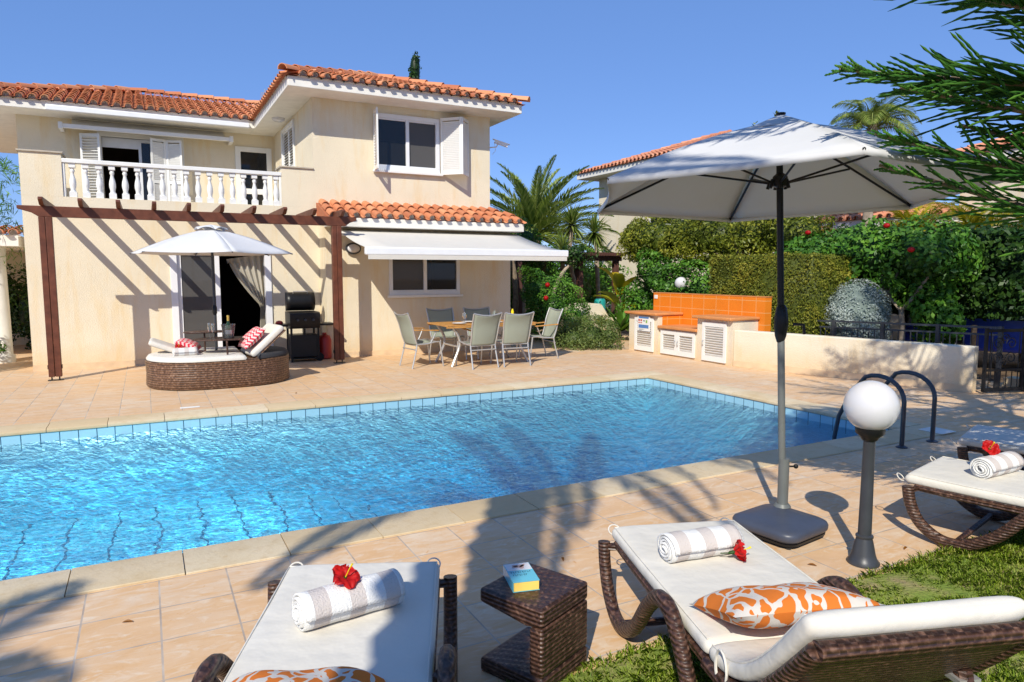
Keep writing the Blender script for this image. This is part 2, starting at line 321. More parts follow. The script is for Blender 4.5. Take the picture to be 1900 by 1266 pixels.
# ------------------------------------------------------------------ geometry helpers
V = Vector
class MB:
    def __init__(s): s.v = []; s.f = []; s.r = []
    def add(s, vs, fs, rnd=0.):
        b = len(s.v); s.v.extend([tuple(p) for p in vs]); s.f.extend([tuple(i+b for i in q) for q in fs]); s.r.extend([rnd]*len(fs)); return s
    def box(s, x0, x1, y0, y1, z0, z1, rnd=0.):
        vs = [(x, y, z) for z in (z0, z1) for y in (y0, y1) for x in (x0, x1)]
        return s.add(vs, [(0, 2, 3, 1), (4, 5, 7, 6), (0, 1, 5, 4), (2, 6, 7, 3), (0, 4, 6, 2), (1, 3, 7, 5)], rnd)
    def obox(s, c, ax, ay, az, rnd=0.):
        c, ax, ay, az = V(c), V(ax), V(ay), V(az)
        vs = [c+ax*i+ay*j+az*k for k in (-1, 1) for j in (-1, 1) for i in (-1, 1)]
        return s.add(vs, [(0, 2, 3, 1), (4, 5, 7, 6), (0, 1, 5, 4), (2, 6, 7, 3), (0, 4, 6, 2), (1, 3, 7, 5)], rnd)
    def bar(s, a, b, w, h, up=(0, 0, 1), rnd=0.):
        a, b = V(a), V(b); d = b-a; y = d.normalized(); x = y.cross(V(up)).normalized(); z = x.cross(y)
        return s.obox((a+b)/2, x*w/2, d/2, z*h/2, rnd)
    def tube(s, pts, r, n=8, cap=True, rnd=0., flat=1., up=None):
        pts = [V(p) for p in pts]; m = len(pts); R = r if hasattr(r, '__len__') else [r]*m
        vs = []; prev = None
        for i, p in enumerate(pts):
            d = (pts[min(i+1, m-1)]-pts[max(i-1, 0)])
            d = d.normalized() if d.length > 1e-9 else V((0, 0, 1))
            if prev is None:
                u = V(up) if up is not None else (V((0, 0, 1)) if abs(d.z) < .9 else V((1, 0, 0)))
                prev = u
            x = prev.cross(d)
            if x.length < 1e-6: x = V((1, 0, 0)).cross(d)
            x.normalize(); u = d.cross(x).normalized(); prev = u
            for k in range(n):
                a = 2*pi*k/n+pi/n; vs.append(p+x*(cos(a)*R[i]*flat)+u*(sin(a)*R[i]))
        fs = [(i*n+k, i*n+(k+1) % n, (i+1)*n+(k+1) % n, (i+1)*n+k) for i in range(m-1) for k in range(n)]
        if cap: fs += [tuple(range(n-1, -1, -1)), tuple((m-1)*n+k for k in range(n))]
        return s.add(vs, fs, rnd)
    def lathe(s, prof, c=(0, 0, 0), n=20, cap=True, sx=1, sy=1):
        cx, cy, cz = c; m = len(prof)
        vs = [(cx+r*cos(2*pi*k/n)*sx, cy+r*sin(2*pi*k/n)*sy, cz+z) for r, z in prof for k in range(n)]
        fs = [(i*n+k, i*n+(k+1) % n, (i+1)*n+(k+1) % n, (i+1)*n+k) for i in range(m-1) for k in range(n)]
        if cap: fs += [tuple(range(n-1, -1, -1)), tuple((m-1)*n+k for k in range(n))]
        return s.add(vs, fs)
    def sphere(s, c, r, n=20, sx=1, sy=1, sz=1):
        return s.lathe([(max(r*sin(pi*i/(n//2)), 1e-4), -r*cos(pi*i/(n//2))*sz) for i in range(n//2+1)], c, n, True, sx, sy)
    def grid(s, fn, nu, nv, flip=False, rf=None):
        vs = [fn(i/nu, j/nv) for j in range(nv+1) for i in range(nu+1)]
        fs = []; w = nu+1
        for j in range(nv):
            for i in range(nu):
                q = (j*w+i, j*w+i+1, (j+1)*w+i+1, (j+1)*w+i); fs.append(q[::-1] if flip else q)
        return s.add(vs, fs)
    def prism(s, poly, z0, z1, rnd=0.):      # poly in xy
        n = len(poly); vs = [(x, y, z0) for x, y in poly]+[(x, y, z1) for x, y in poly]
        return s.add(vs, [tuple(range(n-1, -1, -1)), tuple(range(n, 2*n))]+[(i, (i+1) % n, n+(i+1) % n, n+i) for i in range(n)], rnd)
    def extr(s, poly, o, a, b, d):           # poly (p,q) -> o+p*a+q*b extruded by d
        o, a, b, d = V(o), V(a), V(b), V(d); n = len(poly)
        vs = [o+a*p+b*q for p, q in poly]+[o+a*p+b*q+d for p, q in poly]
        return s.add(vs, [tuple(range(n-1, -1, -1)), tuple(range(n, 2*n))]+[(i, (i+1) % n, n+(i+1) % n, n+i) for i in range(n)])
    def build(s, name, mat, parent=None, bevel=0, smooth=True, sharp=40, **kw):
        return mkobj(name, s.v, s.f, mat, parent, bevel, smooth, sharp, s.r, **kw)
OFF = {}
def mkobj(name, v, f, mat, parent=None, bevel=0, smooth=True, sharp=40, rnd=None, origin=None, solid=0, sub=0, recalc=True):
    v = np.asarray(v, dtype=np.float64).reshape(-1, 3)
    if parent is not None: off = OFF[parent.name]
    elif origin is not None: off = np.array(origin, float)
    else: off = np.zeros(3)
    v = v-off
    me = bpy.data.meshes.new(name)
    if isinstance(f, np.ndarray):
        k = f.shape[1]; nf = len(f)
        me.vertices.add(len(v)); me.vertices.foreach_set('co', v.ravel())
        me.loops.add(nf*k); me.loops.foreach_set('vertex_index', f.ravel().astype(np.int32))
        me.polygons.add(nf); me.polygons.foreach_set('loop_start', np.arange(0, nf*k, k, dtype=np.int32))
        me.polygons.foreach_set('loop_total', np.full(nf, k, dtype=np.int32)); me.update(calc_edges=True)
    else:
        me.from_pydata([tuple(p) for p in v], [], f); me.update()
        if recalc:
            bm = bmesh.new(); bm.from_mesh(me); bmesh.ops.recalc_face_normals(bm, faces=bm.faces); bm.to_mesh(me); bm.free()
    if rnd is not None and len(rnd) == len(me.polygons):
        a = me.attributes.new('rnd', 'FLOAT', 'FACE'); a.data.foreach_set('value', np.asarray(rnd, dtype=np.float32))
    me.materials.append(MT[mat])
    if smooth:
        me.polygons.foreach_set('use_smooth', [True]*len(me.polygons)); me.set_sharp_from_angle(angle=radians(sharp))
    o = bpy.data.objects.new(name, me); COL.objects.link(o)
    if parent is not None: o.parent = parent
    else: o.location = off
    OFF[o.name] = off
    if bevel:
        b = o.modifiers.new('bevel', 'BEVEL'); b.width = bevel; b.segments = 2; b.limit_method = 'ANGLE'; b.angle_limit = radians(35)
    if sub:
        b = o.modifiers.new('sub', 'SUBSURF'); b.levels = sub; b.render_levels = sub
    if solid:
        b = o.modifiers.new('solid', 'SOLIDIFY'); b.thickness = solid; b.offset = 0
    return o
def tag(o, label, cat, group=None):
    o['label'] = label; o['category'] = cat
    if group: o['group'] = group
    return o
def thing(name, label, cat, loc=(0, 0, 0), group=None):
    o = bpy.data.objects.new(name, None); COL.objects.link(o); o.location = loc; o.empty_display_size = .2
    OFF[o.name] = np.array(loc, float); return tag(o, label, cat, group)
def struct(o, kind='structure'): o['kind'] = kind; return o
def kids(o): return [c for c in COL.objects if c.parent == o]
def dup(root, loc, rz, label, group=None):
    def cp(o, par):
        c = o.copy(); COL.objects.link(c)
        if par: c.parent = par
        for k in kids(o): cp(k, c)
        return c
    r = cp(root, None); r.location = loc; r.rotation_euler = (0, 0, rz); r['label'] = label
    if group: r['group'] = group
    return r
def place(o, loc, rz): o.location = loc; o.rotation_euler = (0, 0, rz)
def smoothpath(pts, n=8):
    P = [V(p) for p in pts]; out = []
    for i in range(len(P)-1):
        p0 = P[max(i-1, 0)]; p1 = P[i]; p2 = P[i+1]; p3 = P[min(i+2, len(P)-1)]
        for k in range(n):
            t = k/n; out.append(.5*((2*p1)+(p2-p0)*t+(2*p0-5*p1+4*p2-p3)*t*t+(3*p1-p0-3*p2+p3)*t**3))
    out.append(P[-1]); return out
# foliage: many small leaf-shaped faces
def unit(a): return a/np.maximum(np.linalg.norm(a, axis=1, keepdims=True), 1e-9)
def leaves(P, N, size, asp=.5, jit=.7, rnd=None, droop=0., szj=.35):
    n = len(P); P = np.asarray(P); N = unit(np.asarray(N)+rng.normal(0, jit, (n, 3)))
    T = unit(np.cross(N, rng.normal(0, 1, (n, 3)))); T[:, 2] -= droop; T = unit(T)
    B = np.cross(N, T)
    L = size*(1+rng.uniform(-szj, szj, (n, 1))); W = L*asp
    v = np.stack([P-T*L*.5, P+B*W*.5+N*L*.05, P+T*L*.5, P-B*W*.5+N*L*.05], 1).reshape(-1, 3)
    f = np.arange(n*4).reshape(-1, 4)
    if rnd is None: rnd = rng.random(n)
    return v, f, rnd
def blobpts(blobs, n):
    """points biased to the outer shell of a union of ellipsoids (cx,cy,cz,rx,ry,rz)"""
    out = []; nor = []
    vol = np.array([b[3]*b[4]+b[4]*b[5]+b[3]*b[5] for b in blobs]); cnt = (vol/vol.sum()*n).astype(int)
    B = np.array(blobs)
    for b, c in zip(blobs, cnt):
        d = unit(rng.normal(0, 1, (c, 3))); r = 1-rng.exponential(.12, (c, 1)); r = np.clip(r, .25, 1.08)
        p = d*r*np.array(b[3:6])+np.array(b[:3])
        keep = np.ones(c, bool)
        for q in B:
            if np.allclose(q, b): continue
            keep &= (((p-q[:3])/q[3:6])**2).sum(1) > .55
        p = p[keep]; d = d[keep]
        out.append(p); nor.append(d)
    return np.concatenate(out), np.concatenate(nor)
def clump(P, k, amp):
    """pull points towards random lumps, giving an uneven outline"""
    ph = rng.uniform(0, 6.28, (6, 3)); D = np.zeros(len(P))
    for i in range(6): D += np.sin(P@unit(rng.normal(0, 1, (1, 3)))[0]*k*(1+.6*i)+ph[i, 0])/(1+.5*i)
    return D*amp
def crown(name, blobs, n, size, mat, parent, asp=.5, jit=.7, lump=.12, k=5., core=.72, droop=0., origin=None, up=.3):
    P, N = blobpts(blobs, n); D = clump(P, k, lump)
    P = P+N*D[:, None]; keep = rng.random(len(P)) < np.clip(.85+D/(lump*3+1e-6), .3, 1); P, N, D = P[keep], N[keep], D[keep]
    N = N+np.array([0, 0, up])
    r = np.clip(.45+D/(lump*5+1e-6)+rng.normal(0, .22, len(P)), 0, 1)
    v, f, r = leaves(P, N, size, asp, jit, r, droop)
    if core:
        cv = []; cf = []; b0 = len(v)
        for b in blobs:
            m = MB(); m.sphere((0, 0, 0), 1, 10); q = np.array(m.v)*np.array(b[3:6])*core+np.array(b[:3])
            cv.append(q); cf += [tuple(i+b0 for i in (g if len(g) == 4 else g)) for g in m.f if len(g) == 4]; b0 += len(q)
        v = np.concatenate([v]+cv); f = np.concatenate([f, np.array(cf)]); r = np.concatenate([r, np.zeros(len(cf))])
    return mkobj(name, v, f, mat, parent, smooth=False, rnd=r, origin=origin)
def boxcrown(name, x0, x1, y0, y1, z0, z1, n, size, mat, parent=None, asp=.5, jit=.5, rough=.03, origin=None, top_round=.0):
    a = np.array([(y1-y0)*(z1-z0), (y1-y0)*(z1-z0), (x1-x0)*(z1-z0), (x1-x0)*(z1-z0), (x1-x0)*(y1-y0)]); c = (a/a.sum()*n).astype(int)
    Ps, Ns = [], []
    for i, k in enumerate(c):
        u, w = rng.random(k), rng.random(k)
        X = x0+(x1-x0)*u; Y = y0+(y1-y0)*u; Z = z0+(z1-z0)*w
        if i == 0: p = np.stack([np.full(k, x0), Y, Z], 1); nn = (-1, 0, .25)
        elif i == 1: p = np.stack([np.full(k, x1), Y, Z], 1); nn = (1, 0, .25)
        elif i == 2: p = np.stack([X, np.full(k, y0), Z], 1); nn = (0, -1, .25)
        elif i == 3: p = np.stack([X, np.full(k, y1), Z], 1); nn = (0, 1, .25)
        else: p = np.stack([X, y0+(y1-y0)*w, np.full(k, z1)], 1); nn = (0, 0, 1)
        Ps.append(p); Ns.append(np.tile(np.array(nn, float), (k, 1)))
    P = np.concatenate(Ps); N = np.concatenate(Ns); D = clump(P, 9, rough)
    P = P+unit(N)*(D+rng.normal(0, rough, len(P)))[:, None]
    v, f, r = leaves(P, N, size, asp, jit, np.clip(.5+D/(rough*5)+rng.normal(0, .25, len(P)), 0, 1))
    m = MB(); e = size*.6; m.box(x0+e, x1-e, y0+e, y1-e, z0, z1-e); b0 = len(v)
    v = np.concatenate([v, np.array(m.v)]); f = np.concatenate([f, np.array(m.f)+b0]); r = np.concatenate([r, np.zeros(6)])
    return mkobj(name, v, f, mat, parent, smooth=False, rnd=r, origin=origin)
def frond(vl, fl, rl, base, az, elev, L, nl=36, leaf=.35, lw=.02, droop=1.0, vee=.6, curl=.9):
    """a feather leaf: arching stem with leaflets on both sides"""
    d = V((cos(az), sin(az), 0)); side = V((-sin(az), cos(az), 0)); p = V(base); e = elev; pts = []
    seg = 16
    for i in range(seg+1):
        pts.append((p.copy(), e)); e -= droop/seg*(.5+i/seg); p = p+(d*cos(e)+V((0, 0, 1))*sin(e))*(L/seg)
    for i in range(nl):
        t = .12+.88*i/nl; q = t*seg; a = int(q); a = min(a, seg-1); fr = q-a
        P0 = pts[a][0].lerp(pts[a+1][0], fr); e = pts[a][1]
        T = d*cos(e)+V((0, 0, 1))*sin(e); U = V((0, 0, 1))*cos(e)-d*sin(e)
        ll = leaf*sin(pi*min(1, .15+t*.85))**.6*(1-.25*t)*random.uniform(.85, 1.1)
        for s in (-1, 1):
            D = (side*s*.75+T*curl+U*vee*random.uniform(.5, 1.2)).normalized(); Wd = T.cross(D).normalized().cross(D)
            m1 = P0+D*ll*.5; m2 = P0+(D-V((0, 0, .22*droop))).normalized()*ll
            b = len(vl); wv = Wd.normalized()*lw
            vl.extend([P0, m1+wv, m2, m1-wv]); fl.append((b, b+1, b+2, b+3)); rl.append(min(1, max(0, random.gauss(.5, .22))))
    for i in range(seg):
        b = len(vl); a, c = pts[i][0], pts[i+1][0]; r1 = .022*(1-i/seg)*L/2+.004
        vl.extend([a+side*r1, c+side*r1*.9, c-side*r1*.9, a-side*r1]); fl.append((b, b+1, b+2, b+3)); rl.append(.8)
        b = len(vl); vl.extend([a+side*r1, a-V((0, 0, r1*1.4)), c-V((0, 0, r1*1.3)), c+side*r1]); fl.append((b, b+1, b+2, b+3)); rl.append(.4)
def palmcrown(name, c, n, L, mat, parent, emin=-.3, emax=1.35, **kw):
    vl, fl, rl = [], [], []
    for i in range(n):
        t = (i+.5)/n; el = emax+(emin-emax)*t
        frond(vl, fl, rl, c, i*2.39996+random.uniform(-.2, .2), el, L*random.uniform(.85, 1.08)*(1-.2*(1-t)), **kw)
    return mkobj(name, np.array([tuple(p) for p in vl]), np.array(fl), mat, parent, smooth=False, rnd=rl)
def trunk(name, pts, r, mat, parent, n=10):
    m = MB(); pts = smoothpath(pts, 5); k = len(pts); m.tube(pts, [(r[0]+(r[1]-r[0])*i/(k-1))*(1+.12*sin(i*2.1)) for i in range(k)], n); return m.build(name, mat, parent)
# ------------------------------------------------------------------ the setting
PX0, PX1, PY0, PY1 = -3.4, 6.98, 4.42, 8.58      # pool opening
CW = .38
def slab_with_hole(name, X0, X1, Y0, Y1, hx0, hx1, hy0, hy1, z0, z1, mat):
    m = MB()
    for a, b, c, d in ((X0, X1, Y0, hy0), (X0, X1, hy1, Y1), (X0, hx0, hy0, hy1), (hx1, X1, hy0, hy1)):
        m.add([(a, c, z1), (b, c, z1), (b, d, z1), (a, d, z1)], [(0, 1, 2, 3)])
    for a, b in (((hx0, hy0), (hx1, hy0)), ((hx1, hy0), (hx1, hy1)), ((hx1, hy1), (hx0, hy1)), ((hx0, hy1), (hx0, hy0))):
        m.add([(*a, z0), (*b, z0), (*b, z1), (*a, z1)], [(0, 1, 2, 3)])
    return struct(m.build(name, mat, smooth=False))
slab_with_hole('ground', -150, 150, -120, 180, PX0-.2, PX1+.2, PY0-.2, PY1+.2, -.1, -.03, 'soil')
slab_with_hole('paving', -14, 11.3, 2.25, 26, PX0-CW+.01, PX1+CW-.01, PY0-CW+.01, PY1+CW-.01, -.06, 0., 'paving')
m = MB(); m.add([(-14, -6, 0), (.9, -6, 0), (.9, 2.246, 0), (-14, 2.246, 0)], [(0, 1, 2, 3)])
struct(m.build('terrace_paving', 'paving', smooth=False))
# lawn sheet, slightly uneven
m = MB()
def lf(u, v):
    x = .92+11.5*u; y = -7+9.25*v; return (x, y, .0+.012*sin(x*3.1)*cos(y*4.3)+.008*sin(x*9+y*7)+(.004 if v < 1 else .0))
m.grid(lf, 110, 90); struct(m.build('lawn', 'lawn', sharp=180))
# coping: single stones with a rounded pool edge
m = MB()
def stone_row(x0, x1, y0, y1, along, step, edge):
    a, b = (x0, x1) if along == 'x' else (y0, y1); n = round((b-a)/step); s_ = (b-a)/n
    for i in range(n):
        p0 = a+i*s_+.003; p1 = a+(i+1)*s_-.003; r = random.random()*.8; z1 = .012+random.uniform(-.0015, .0015); t = .05; w = CW
        # profile across: q=0 outer edge .. q=w pool edge
        prof = [(0, -.05), (0, z1-.004), (.004, z1), (w-.02, z1), (w-.005, z1-.006), (w, z1-.02), (w-.003, z1-.038), (w-.02, z1-.05)]
        n_ = len(prof)
        for (o, qx, qy) in (edge,):
            vs = []
            for p in (p0, p1):
                for q, z in prof:
                    if along == 'x': vs.append((p, o+qy*q, z))
                    else: vs.append((o+qx*q, p, z))
            m.add(vs, [tuple(range(n_)), tuple(range(2*n_-1, n_-1, -1))]+[(k, (k+1) % n_, n_+(k+1) % n_, n_+k) for k in range(n_)], r)
stone_row(PX0-CW, PX1+CW, 0, 0, 'x', .56, (PY0-CW, 0, 1))
stone_row(PX0-CW, PX1+CW, 0, 0, 'x', .56, (PY1+CW, 0, -1))
stone_row(0, 0, PY0, PY1, 'y', .56, (PX1+CW, -1, 0))
stone_row(0, 0, PY0, PY1, 'y', .56, (PX0-CW, 1, 0))
struct(m.build('pool_coping', 'coping', sharp=30))
# basin
def fz(x): return -1.0-1.25*min(1, max(0, (x-1.2)/3.2))**1.3
bx0, bx1, by0, by1 = PX0-.015, PX1+.015, PY0-.015, PY1+.015
m = MB(); m.grid(lambda u, v: (bx0+(bx1-bx0)*u, by0+(by1-by0)*v, fz(bx0+(bx1-bx0)*u)), 60, 1)
struct(m.build('pool_floor', 'pool_floor', sharp=180))
m = MB()
for k in range(40):
    xa = bx0+(bx1-bx0)*k/40; xb = bx0+(bx1-bx0)*(k+1)/40
    for y in (by0, by1): m.add([(xa, y, fz(xa)-.05), (xb, y, fz(xb)-.05), (xb, y, -.01), (xa, y, -.01)], [(0, 1, 2, 3)])
for x in (bx0, bx1): m.add([(x, by0, fz(x)-.05), (x, by1, fz(x)-.05), (x, by1, -.01), (x, by0, -.01)], [(0, 1, 2, 3)])
struct(m.build('pool_wall', 'pool_tile_band', smooth=False))
WZ = -.125
m = MB(); m.box(bx0-.02, bx1+.02, by0-.02, by1+.02, -2.6, WZ)
struct(m.build('water', 'water', smooth=False))
# grass blades
def grass():
    n = 110000
    x = rng.uniform(.95, 5.6, n); y = 2.285-rng.uniform(0, 1, n)*1.75
    pn = .5*np.sin(x*4.1+y*3)*np.cos(y*5.3-x*2.2)+.5*np.sin(x*17+y*11)*np.sin(y*19-x*7)+.5*np.sin(x*31+3*np.sin(y*23))*np.sin(y*37)
    keep = (pn+rng.normal(0, .55, n) > -.95); 
    x, y, pn = x[keep], y[keep], pn[keep]; n = len(x)
    h = rng.uniform(.012, .034, n)*(1+.35*pn); a = rng.uniform(0, 6.28, n); ln = rng.uniform(.2, 1.1, n)*h
    ov = rng.normal(0, .018, n); y = np.where(y > 2.2, y+np.abs(ov), y)
    wd = rng.uniform(.0014, .003, n); dx, dy = np.cos(a), np.sin(a); P = np.stack([x, y, np.full(n, -.002)], 1)
    W = np.stack([-dy*wd, dx*wd, np.zeros(n)], 1); L1 = np.stack([dx*ln*.4, dy*ln*.4, h*.65], 1); L2 = np.stack([dx*ln*1.2, dy*ln*1.2, h], 1)
    v = np.stack([P-W, P+W, P+L1+W*.8, P+L2, P+L1-W*.8], 1).reshape(-1, 3)
    f = np.arange(n*5).reshape(-1, 5)
    o = mkobj('grass', v, f, 'grass_leaf', smooth=False, rnd=np.clip(rng.normal(.45, .25, n)-.1*pn, 0, 1))
    struct(o, 'stuff'); tag(o, 'short green grass with dry patches along the paving edge', 'grass')
    # taller tufts at the edge
grass()
# ------------------------------------------------------------------ villa
house = thing('villa', 'two storey cream villa with orange tile roofs and a white balustrade balcony', 'house', (2.5, 13.8, 0))
def wallgrid(m, O, U, T, u0, u1, z0, z1, holes=()):
    O, U, T = V(O), V(U), V(T); us = sorted({u0, u1, *[h[i] for h in holes for i in (0, 1)]}); zs = sorted({z0, z1, *[h[i] for h in holes for i in (2, 3)]})
    solid = lambda i, j: 0 <= i < len(us)-1 and 0 <= j < len(zs)-1 and not any(h[0] <= (us[i]+us[i+1])/2 <= h[1] and h[2] <= (zs[j]+zs[j+1])/2 <= h[3] for h in holes)
    P = lambda u, z, t: O+U*u+V((0, 0, z))+T*t
    for i in range(len(us)-1):
        for j in range(len(zs)-1):
            if not solid(i, j): continue
            a, b, c, d = us[i], us[i+1], zs[j], zs[j+1]
            m.add([P(a, c, 0), P(b, c, 0), P(b, d, 0), P(a, d, 0)], [(0, 1, 2, 3)]); m.add([P(a, c, 1), P(b, c, 1), P(b, d, 1), P(a, d, 1)], [(3, 2, 1, 0)])
            if not solid(i-1, j): m.add([P(a, c, 0), P(a, d, 0), P(a, d, 1), P(a, c, 1)], [(0, 1, 2, 3)])
            if not solid(i+1, j): m.add([P(b, c, 0), P(b, d, 0), P(b, d, 1), P(b, c, 1)], [(3, 2, 1, 0)])
            if not solid(i, j-1): m.add([P(a, c, 0), P(b, c, 0), P(b, c, 1), P(a, c, 1)], [(3, 2, 1, 0)])
            if not solid(i, j+1): m.add([P(a, d, 0), P(b, d, 0), P(b, d, 1), P(a, d, 1)], [(0, 1, 2, 3)])
LW, RW, UW = -1.72, 7.0, 6.76
SD1 = (.47, 2.05, .04, 2.04)                        # sliding door
m = MB(); wallgrid(m, (0, 13.8, 0), (1, 0, 0), (0, .25, 0), LW, 3.04, 0, 2.9, [SD1]); m.build('ground_wall', 'stucco', house, smooth=False)
m = MB(); KW = (4.28, 5.80, 1.19, 2.0)
wallgrid(m, (0, 13.3, 0), (1, 0, 0), (0, .25, 0), 3.04, RW, 0, 2.72, [KW]); wallgrid(m, (3.04, 0, 0), (0, 1, 0), (.25, 0, 0), 13.551, 13.799, 0, 2.72)
wallgrid(m, (RW, 0, 0), (0, 1, 0), (-.25, 0, 0), 13.551, 24, 0, 2.72); m.build('kitchen_wall', 'stucco', house, smooth=False)
UWN = (4.18, 5.58, 3.70, 4.82); SWN = (15.6, 16.95, 3.9, 4.85)
m = MB(); wallgrid(m, (0, 13.801, 0), (1, 0, 0), (0, .25, 0), 2.97, UW, 2.9, 5.1, [UWN]); wallgrid(m, (2.97, 0, 0), (0, 1, 0), (.25, 0, 0), 14.052, 24, 2.6, 5.1, [SWN])
wallgrid(m, (UW, 0, 0), (0, 1, 0), (-.25, 0, 0), 14.052, 24, 2.73, 5.1); m.build('upper_wall', 'stucco', house, smooth=False)
BD = (-.72, .86, 2.72, 4.66); BD2 = (2.12, 2.84, 2.72, 4.62)
m = MB(); wallgrid(m, (0, 18.2, 0), (1, 0, 0), (0, .25, 0), -2.27, 2.968, 2.6, 5.1, [BD, BD2]); wallgrid(m, (-2.27, 0, 0), (0, 1, 0), (.25, 0, 0), 18.451, 24, 2.6, 5.1); m.build('balcony_wall', 'stucco', house, smooth=False)
m = MB(); wallgrid(m, (LW, 0, 0), (0, 1, 0), (.25, 0, 0), 14.051, 24, 0, 2.6); wallgrid(m, (0, 23.99, 0), (1, 0, 0), (0, .2, 0), -2.27, RW, 0, 5.1); m.build('rear_wall', 'stucco', house, smooth=False)
m = MB(); m.box(LW+.26, 2.96, 14.06, 18.19, 2.55, 2.7); m.box(-2.0, 6.5, 18.46, 23.9, 2.5, 2.62); m.box(3.3, 6.5, 14.1, 18.4, 2.5, 2.62); m.build('floor_slab', 'stone', house, smooth=False)
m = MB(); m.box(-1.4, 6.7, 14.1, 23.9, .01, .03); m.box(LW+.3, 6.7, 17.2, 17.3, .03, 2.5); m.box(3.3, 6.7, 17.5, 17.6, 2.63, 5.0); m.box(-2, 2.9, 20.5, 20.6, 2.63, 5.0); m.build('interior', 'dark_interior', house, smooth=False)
# parapet and piers
m = MB(); m.box(LW, -1.14, 13.8, 14.3, 2.901, 3.6)
for x0, x1 in ((LW, -1.14),): m.box(x0, x0+.25, 14.301, 18.1, 2.701, 3.6)
m.build('balcony_pier', 'stucco', house, smooth=False)
m = MB(); m.box(2.37, 2.969, 13.8, 14.3, 2.901, 3.62); m.build('balcony_pier', 'stucco', house, smooth=False)
m = MB(); m.box(LW-.03, -1.11, 13.77, 14.33, 3.601, 3.63); m.build('pier_cap', 'stone', house, bevel=.005)
m = MB(); m.box(2.34, 2.966, 13.77, 14.33, 3.621, 3.65); m.build('pier_cap', 'stone', house, bevel=.005)
m = MB(); m.box(LW-.001, 3.0, 13.79, 13.799, .0, .1)
m.box(3.0, 3.039, 13.285, 13.789, .0, .1); m.box(3.04, RW+.01, 13.285, 13.299, .0, .1); m.build('skirting', 'skirt', house, smooth=False)
# balustrade
bal = MB(); bal.box(-1.14, 2.37, 13.80, 13.95, 3.46, 3.53); bal.box(-1.14, -1.10, 13.82, 13.93, 2.9, 3.46); bal.box(2.33, 2.37, 13.82, 13.93, 2.9, 3.46)
bal = bal.build('balustrade', 'white_paint', house, bevel=.008)
OFF[bal.name] = OFF[house.name]
bp = [(.055, 0), (.055, .09), (.04, .10), (.036, .13), (.05, .19), (.052, .24), (.044, .30), (.028, .36), (.025, .40), (.036, .42), (.036, .44), (.028, .46), (.045, .50)]
for i in range(18):
    x = -1.0+i*.1925; m = MB(); m.lathe(bp, (x, 13.875, 2.905), 12); m.box(x-.055, x+.055, 13.82, 13.93, 2.902, 2.985); m.box(x-.048, x+.048, 13.827, 13.923, 3.39, 3.459)
    m.build('baluster', 'white_paint', bal, smooth=True)
# eaves
EZ0, EZ1 = 4.98, 5.16
m = MB(); m.box(2.42, 7.2, 13.15, 24.2, EZ0, EZ1); m.build('eave', 'white_plaster', house, bevel=.01)
m = MB(); m.box(-3.42, 2.418, 17.42, 24.2, EZ0+.002, EZ1-.002); m.build('balcony_eave', 'white_plaster', house, bevel=.01)
m = MB(); m.box(-1.65, 2.3, 17.30, 17.418, EZ0-.02, EZ0+.1); m.build('gutter', 'aluminium_white', house, bevel=.02)
m = MB(); m.lathe([(.01, 0), (.09, 0), (.13, .03), (.14, .07)], (2.72, 16.0, EZ0-.07), 20); m.build('eave_lamp', 'globe_glass', house)
# roof tiles
def arc(r, n=6): return [(-r*cos(pi*i/n), r*sin(pi*i/n)) for i in range(n+1)]
def tiles(m, plug, O, U, W_, N, Wd, L, ok, eave=True, cw=.215, ch=.34):
    O, U, W_, N = V(O), V(U).normalized(), V(W_).normalized(), V(N).normalized()
    nc = int(Wd/cw); own = MB() if eave else None
    for i in range(nc+1):
        for j in range(int(L/ch)+1):
            u = (i+.5)*cw; v = j*ch
            if not ok(u, v+ch*.4): continue
            r = min(1, max(0, random.gauss(.5, .22))); ru = random.uniform(-.006, .006)
            A = arc(.082, 6); B = arc(.068, 6)
            P = lambda p, q, vv: O+U*(u+p+ru)+N*q+W_*vv
            vs = [P(p, q+.035, v-.02) for p, q in A]+[P(p, q+.008, v+ch+.02) for p, q in B]+[P(p*.82, q*.82+.035, v-.02) for p, q in A]
            n = 7
            m.add(vs, [(k, k+1, n+k+1, n+k) for k in range(6)]+[(2*n+k, 2*n+k+1, k+1, k) for k in range(6)], r)
            r2 = min(1, max(0, random.gauss(.45, .22)))
            vs = [P(cw/2+p*.8, .012-q*.45+.035, v-.05) for p, q in B]+[P(cw/2+p*.8, -.012-q*.45+.035, v+ch) for p, q in B]
            m.add(vs, [(k, k+1, n+k+1, n+k) for k in range(6)], r2)
            if j == 0 and eave:
                vs = [P(p*.8, q*.85+.02, v+.05) for p, q in A]+[P(-.11, -.03, v+.05), P(.11, -.03, v+.05)]
                own.add(vs, [tuple(range(9))])
    if own and own.v: plug.q = getattr(plug, 'q', [])+[own]
def build_plugs(plug, par):
    for q in getattr(plug, 'q', []): q.build('tile_mortar', 'white_plaster', par, smooth=False)
def ridge(m, a, b, r=.1, step=.36):
    a, b = V(a), V(b); d = b-a; n = max(1, int(d.length/step)); d.normalize(); s = d.cross(V((0, 0, 1))).normalized(); u = s.cross(d)
    st = (b-a).length/n
    for k in range(n):
        p = a+d*(k*st-.02); q = a+d*((k+1)*st+.02)
        R = [(r, .02, p), (r*.84, 0, q)]
        vs = [c+s*x+u*(z+up) for rr, up, c in R for x, z in arc(rr, 6)]
        vs += [p+s*x*.85+u*(z*.85+.02) for x, z in arc(r, 6)]
        m.add(vs, [(i, i+1, 8+i, 7+i) for i in range(6)]+[(14+i, 15+i, i+1, i) for i in range(6)], random.random())
TP = .315; an = math.atan(TP)
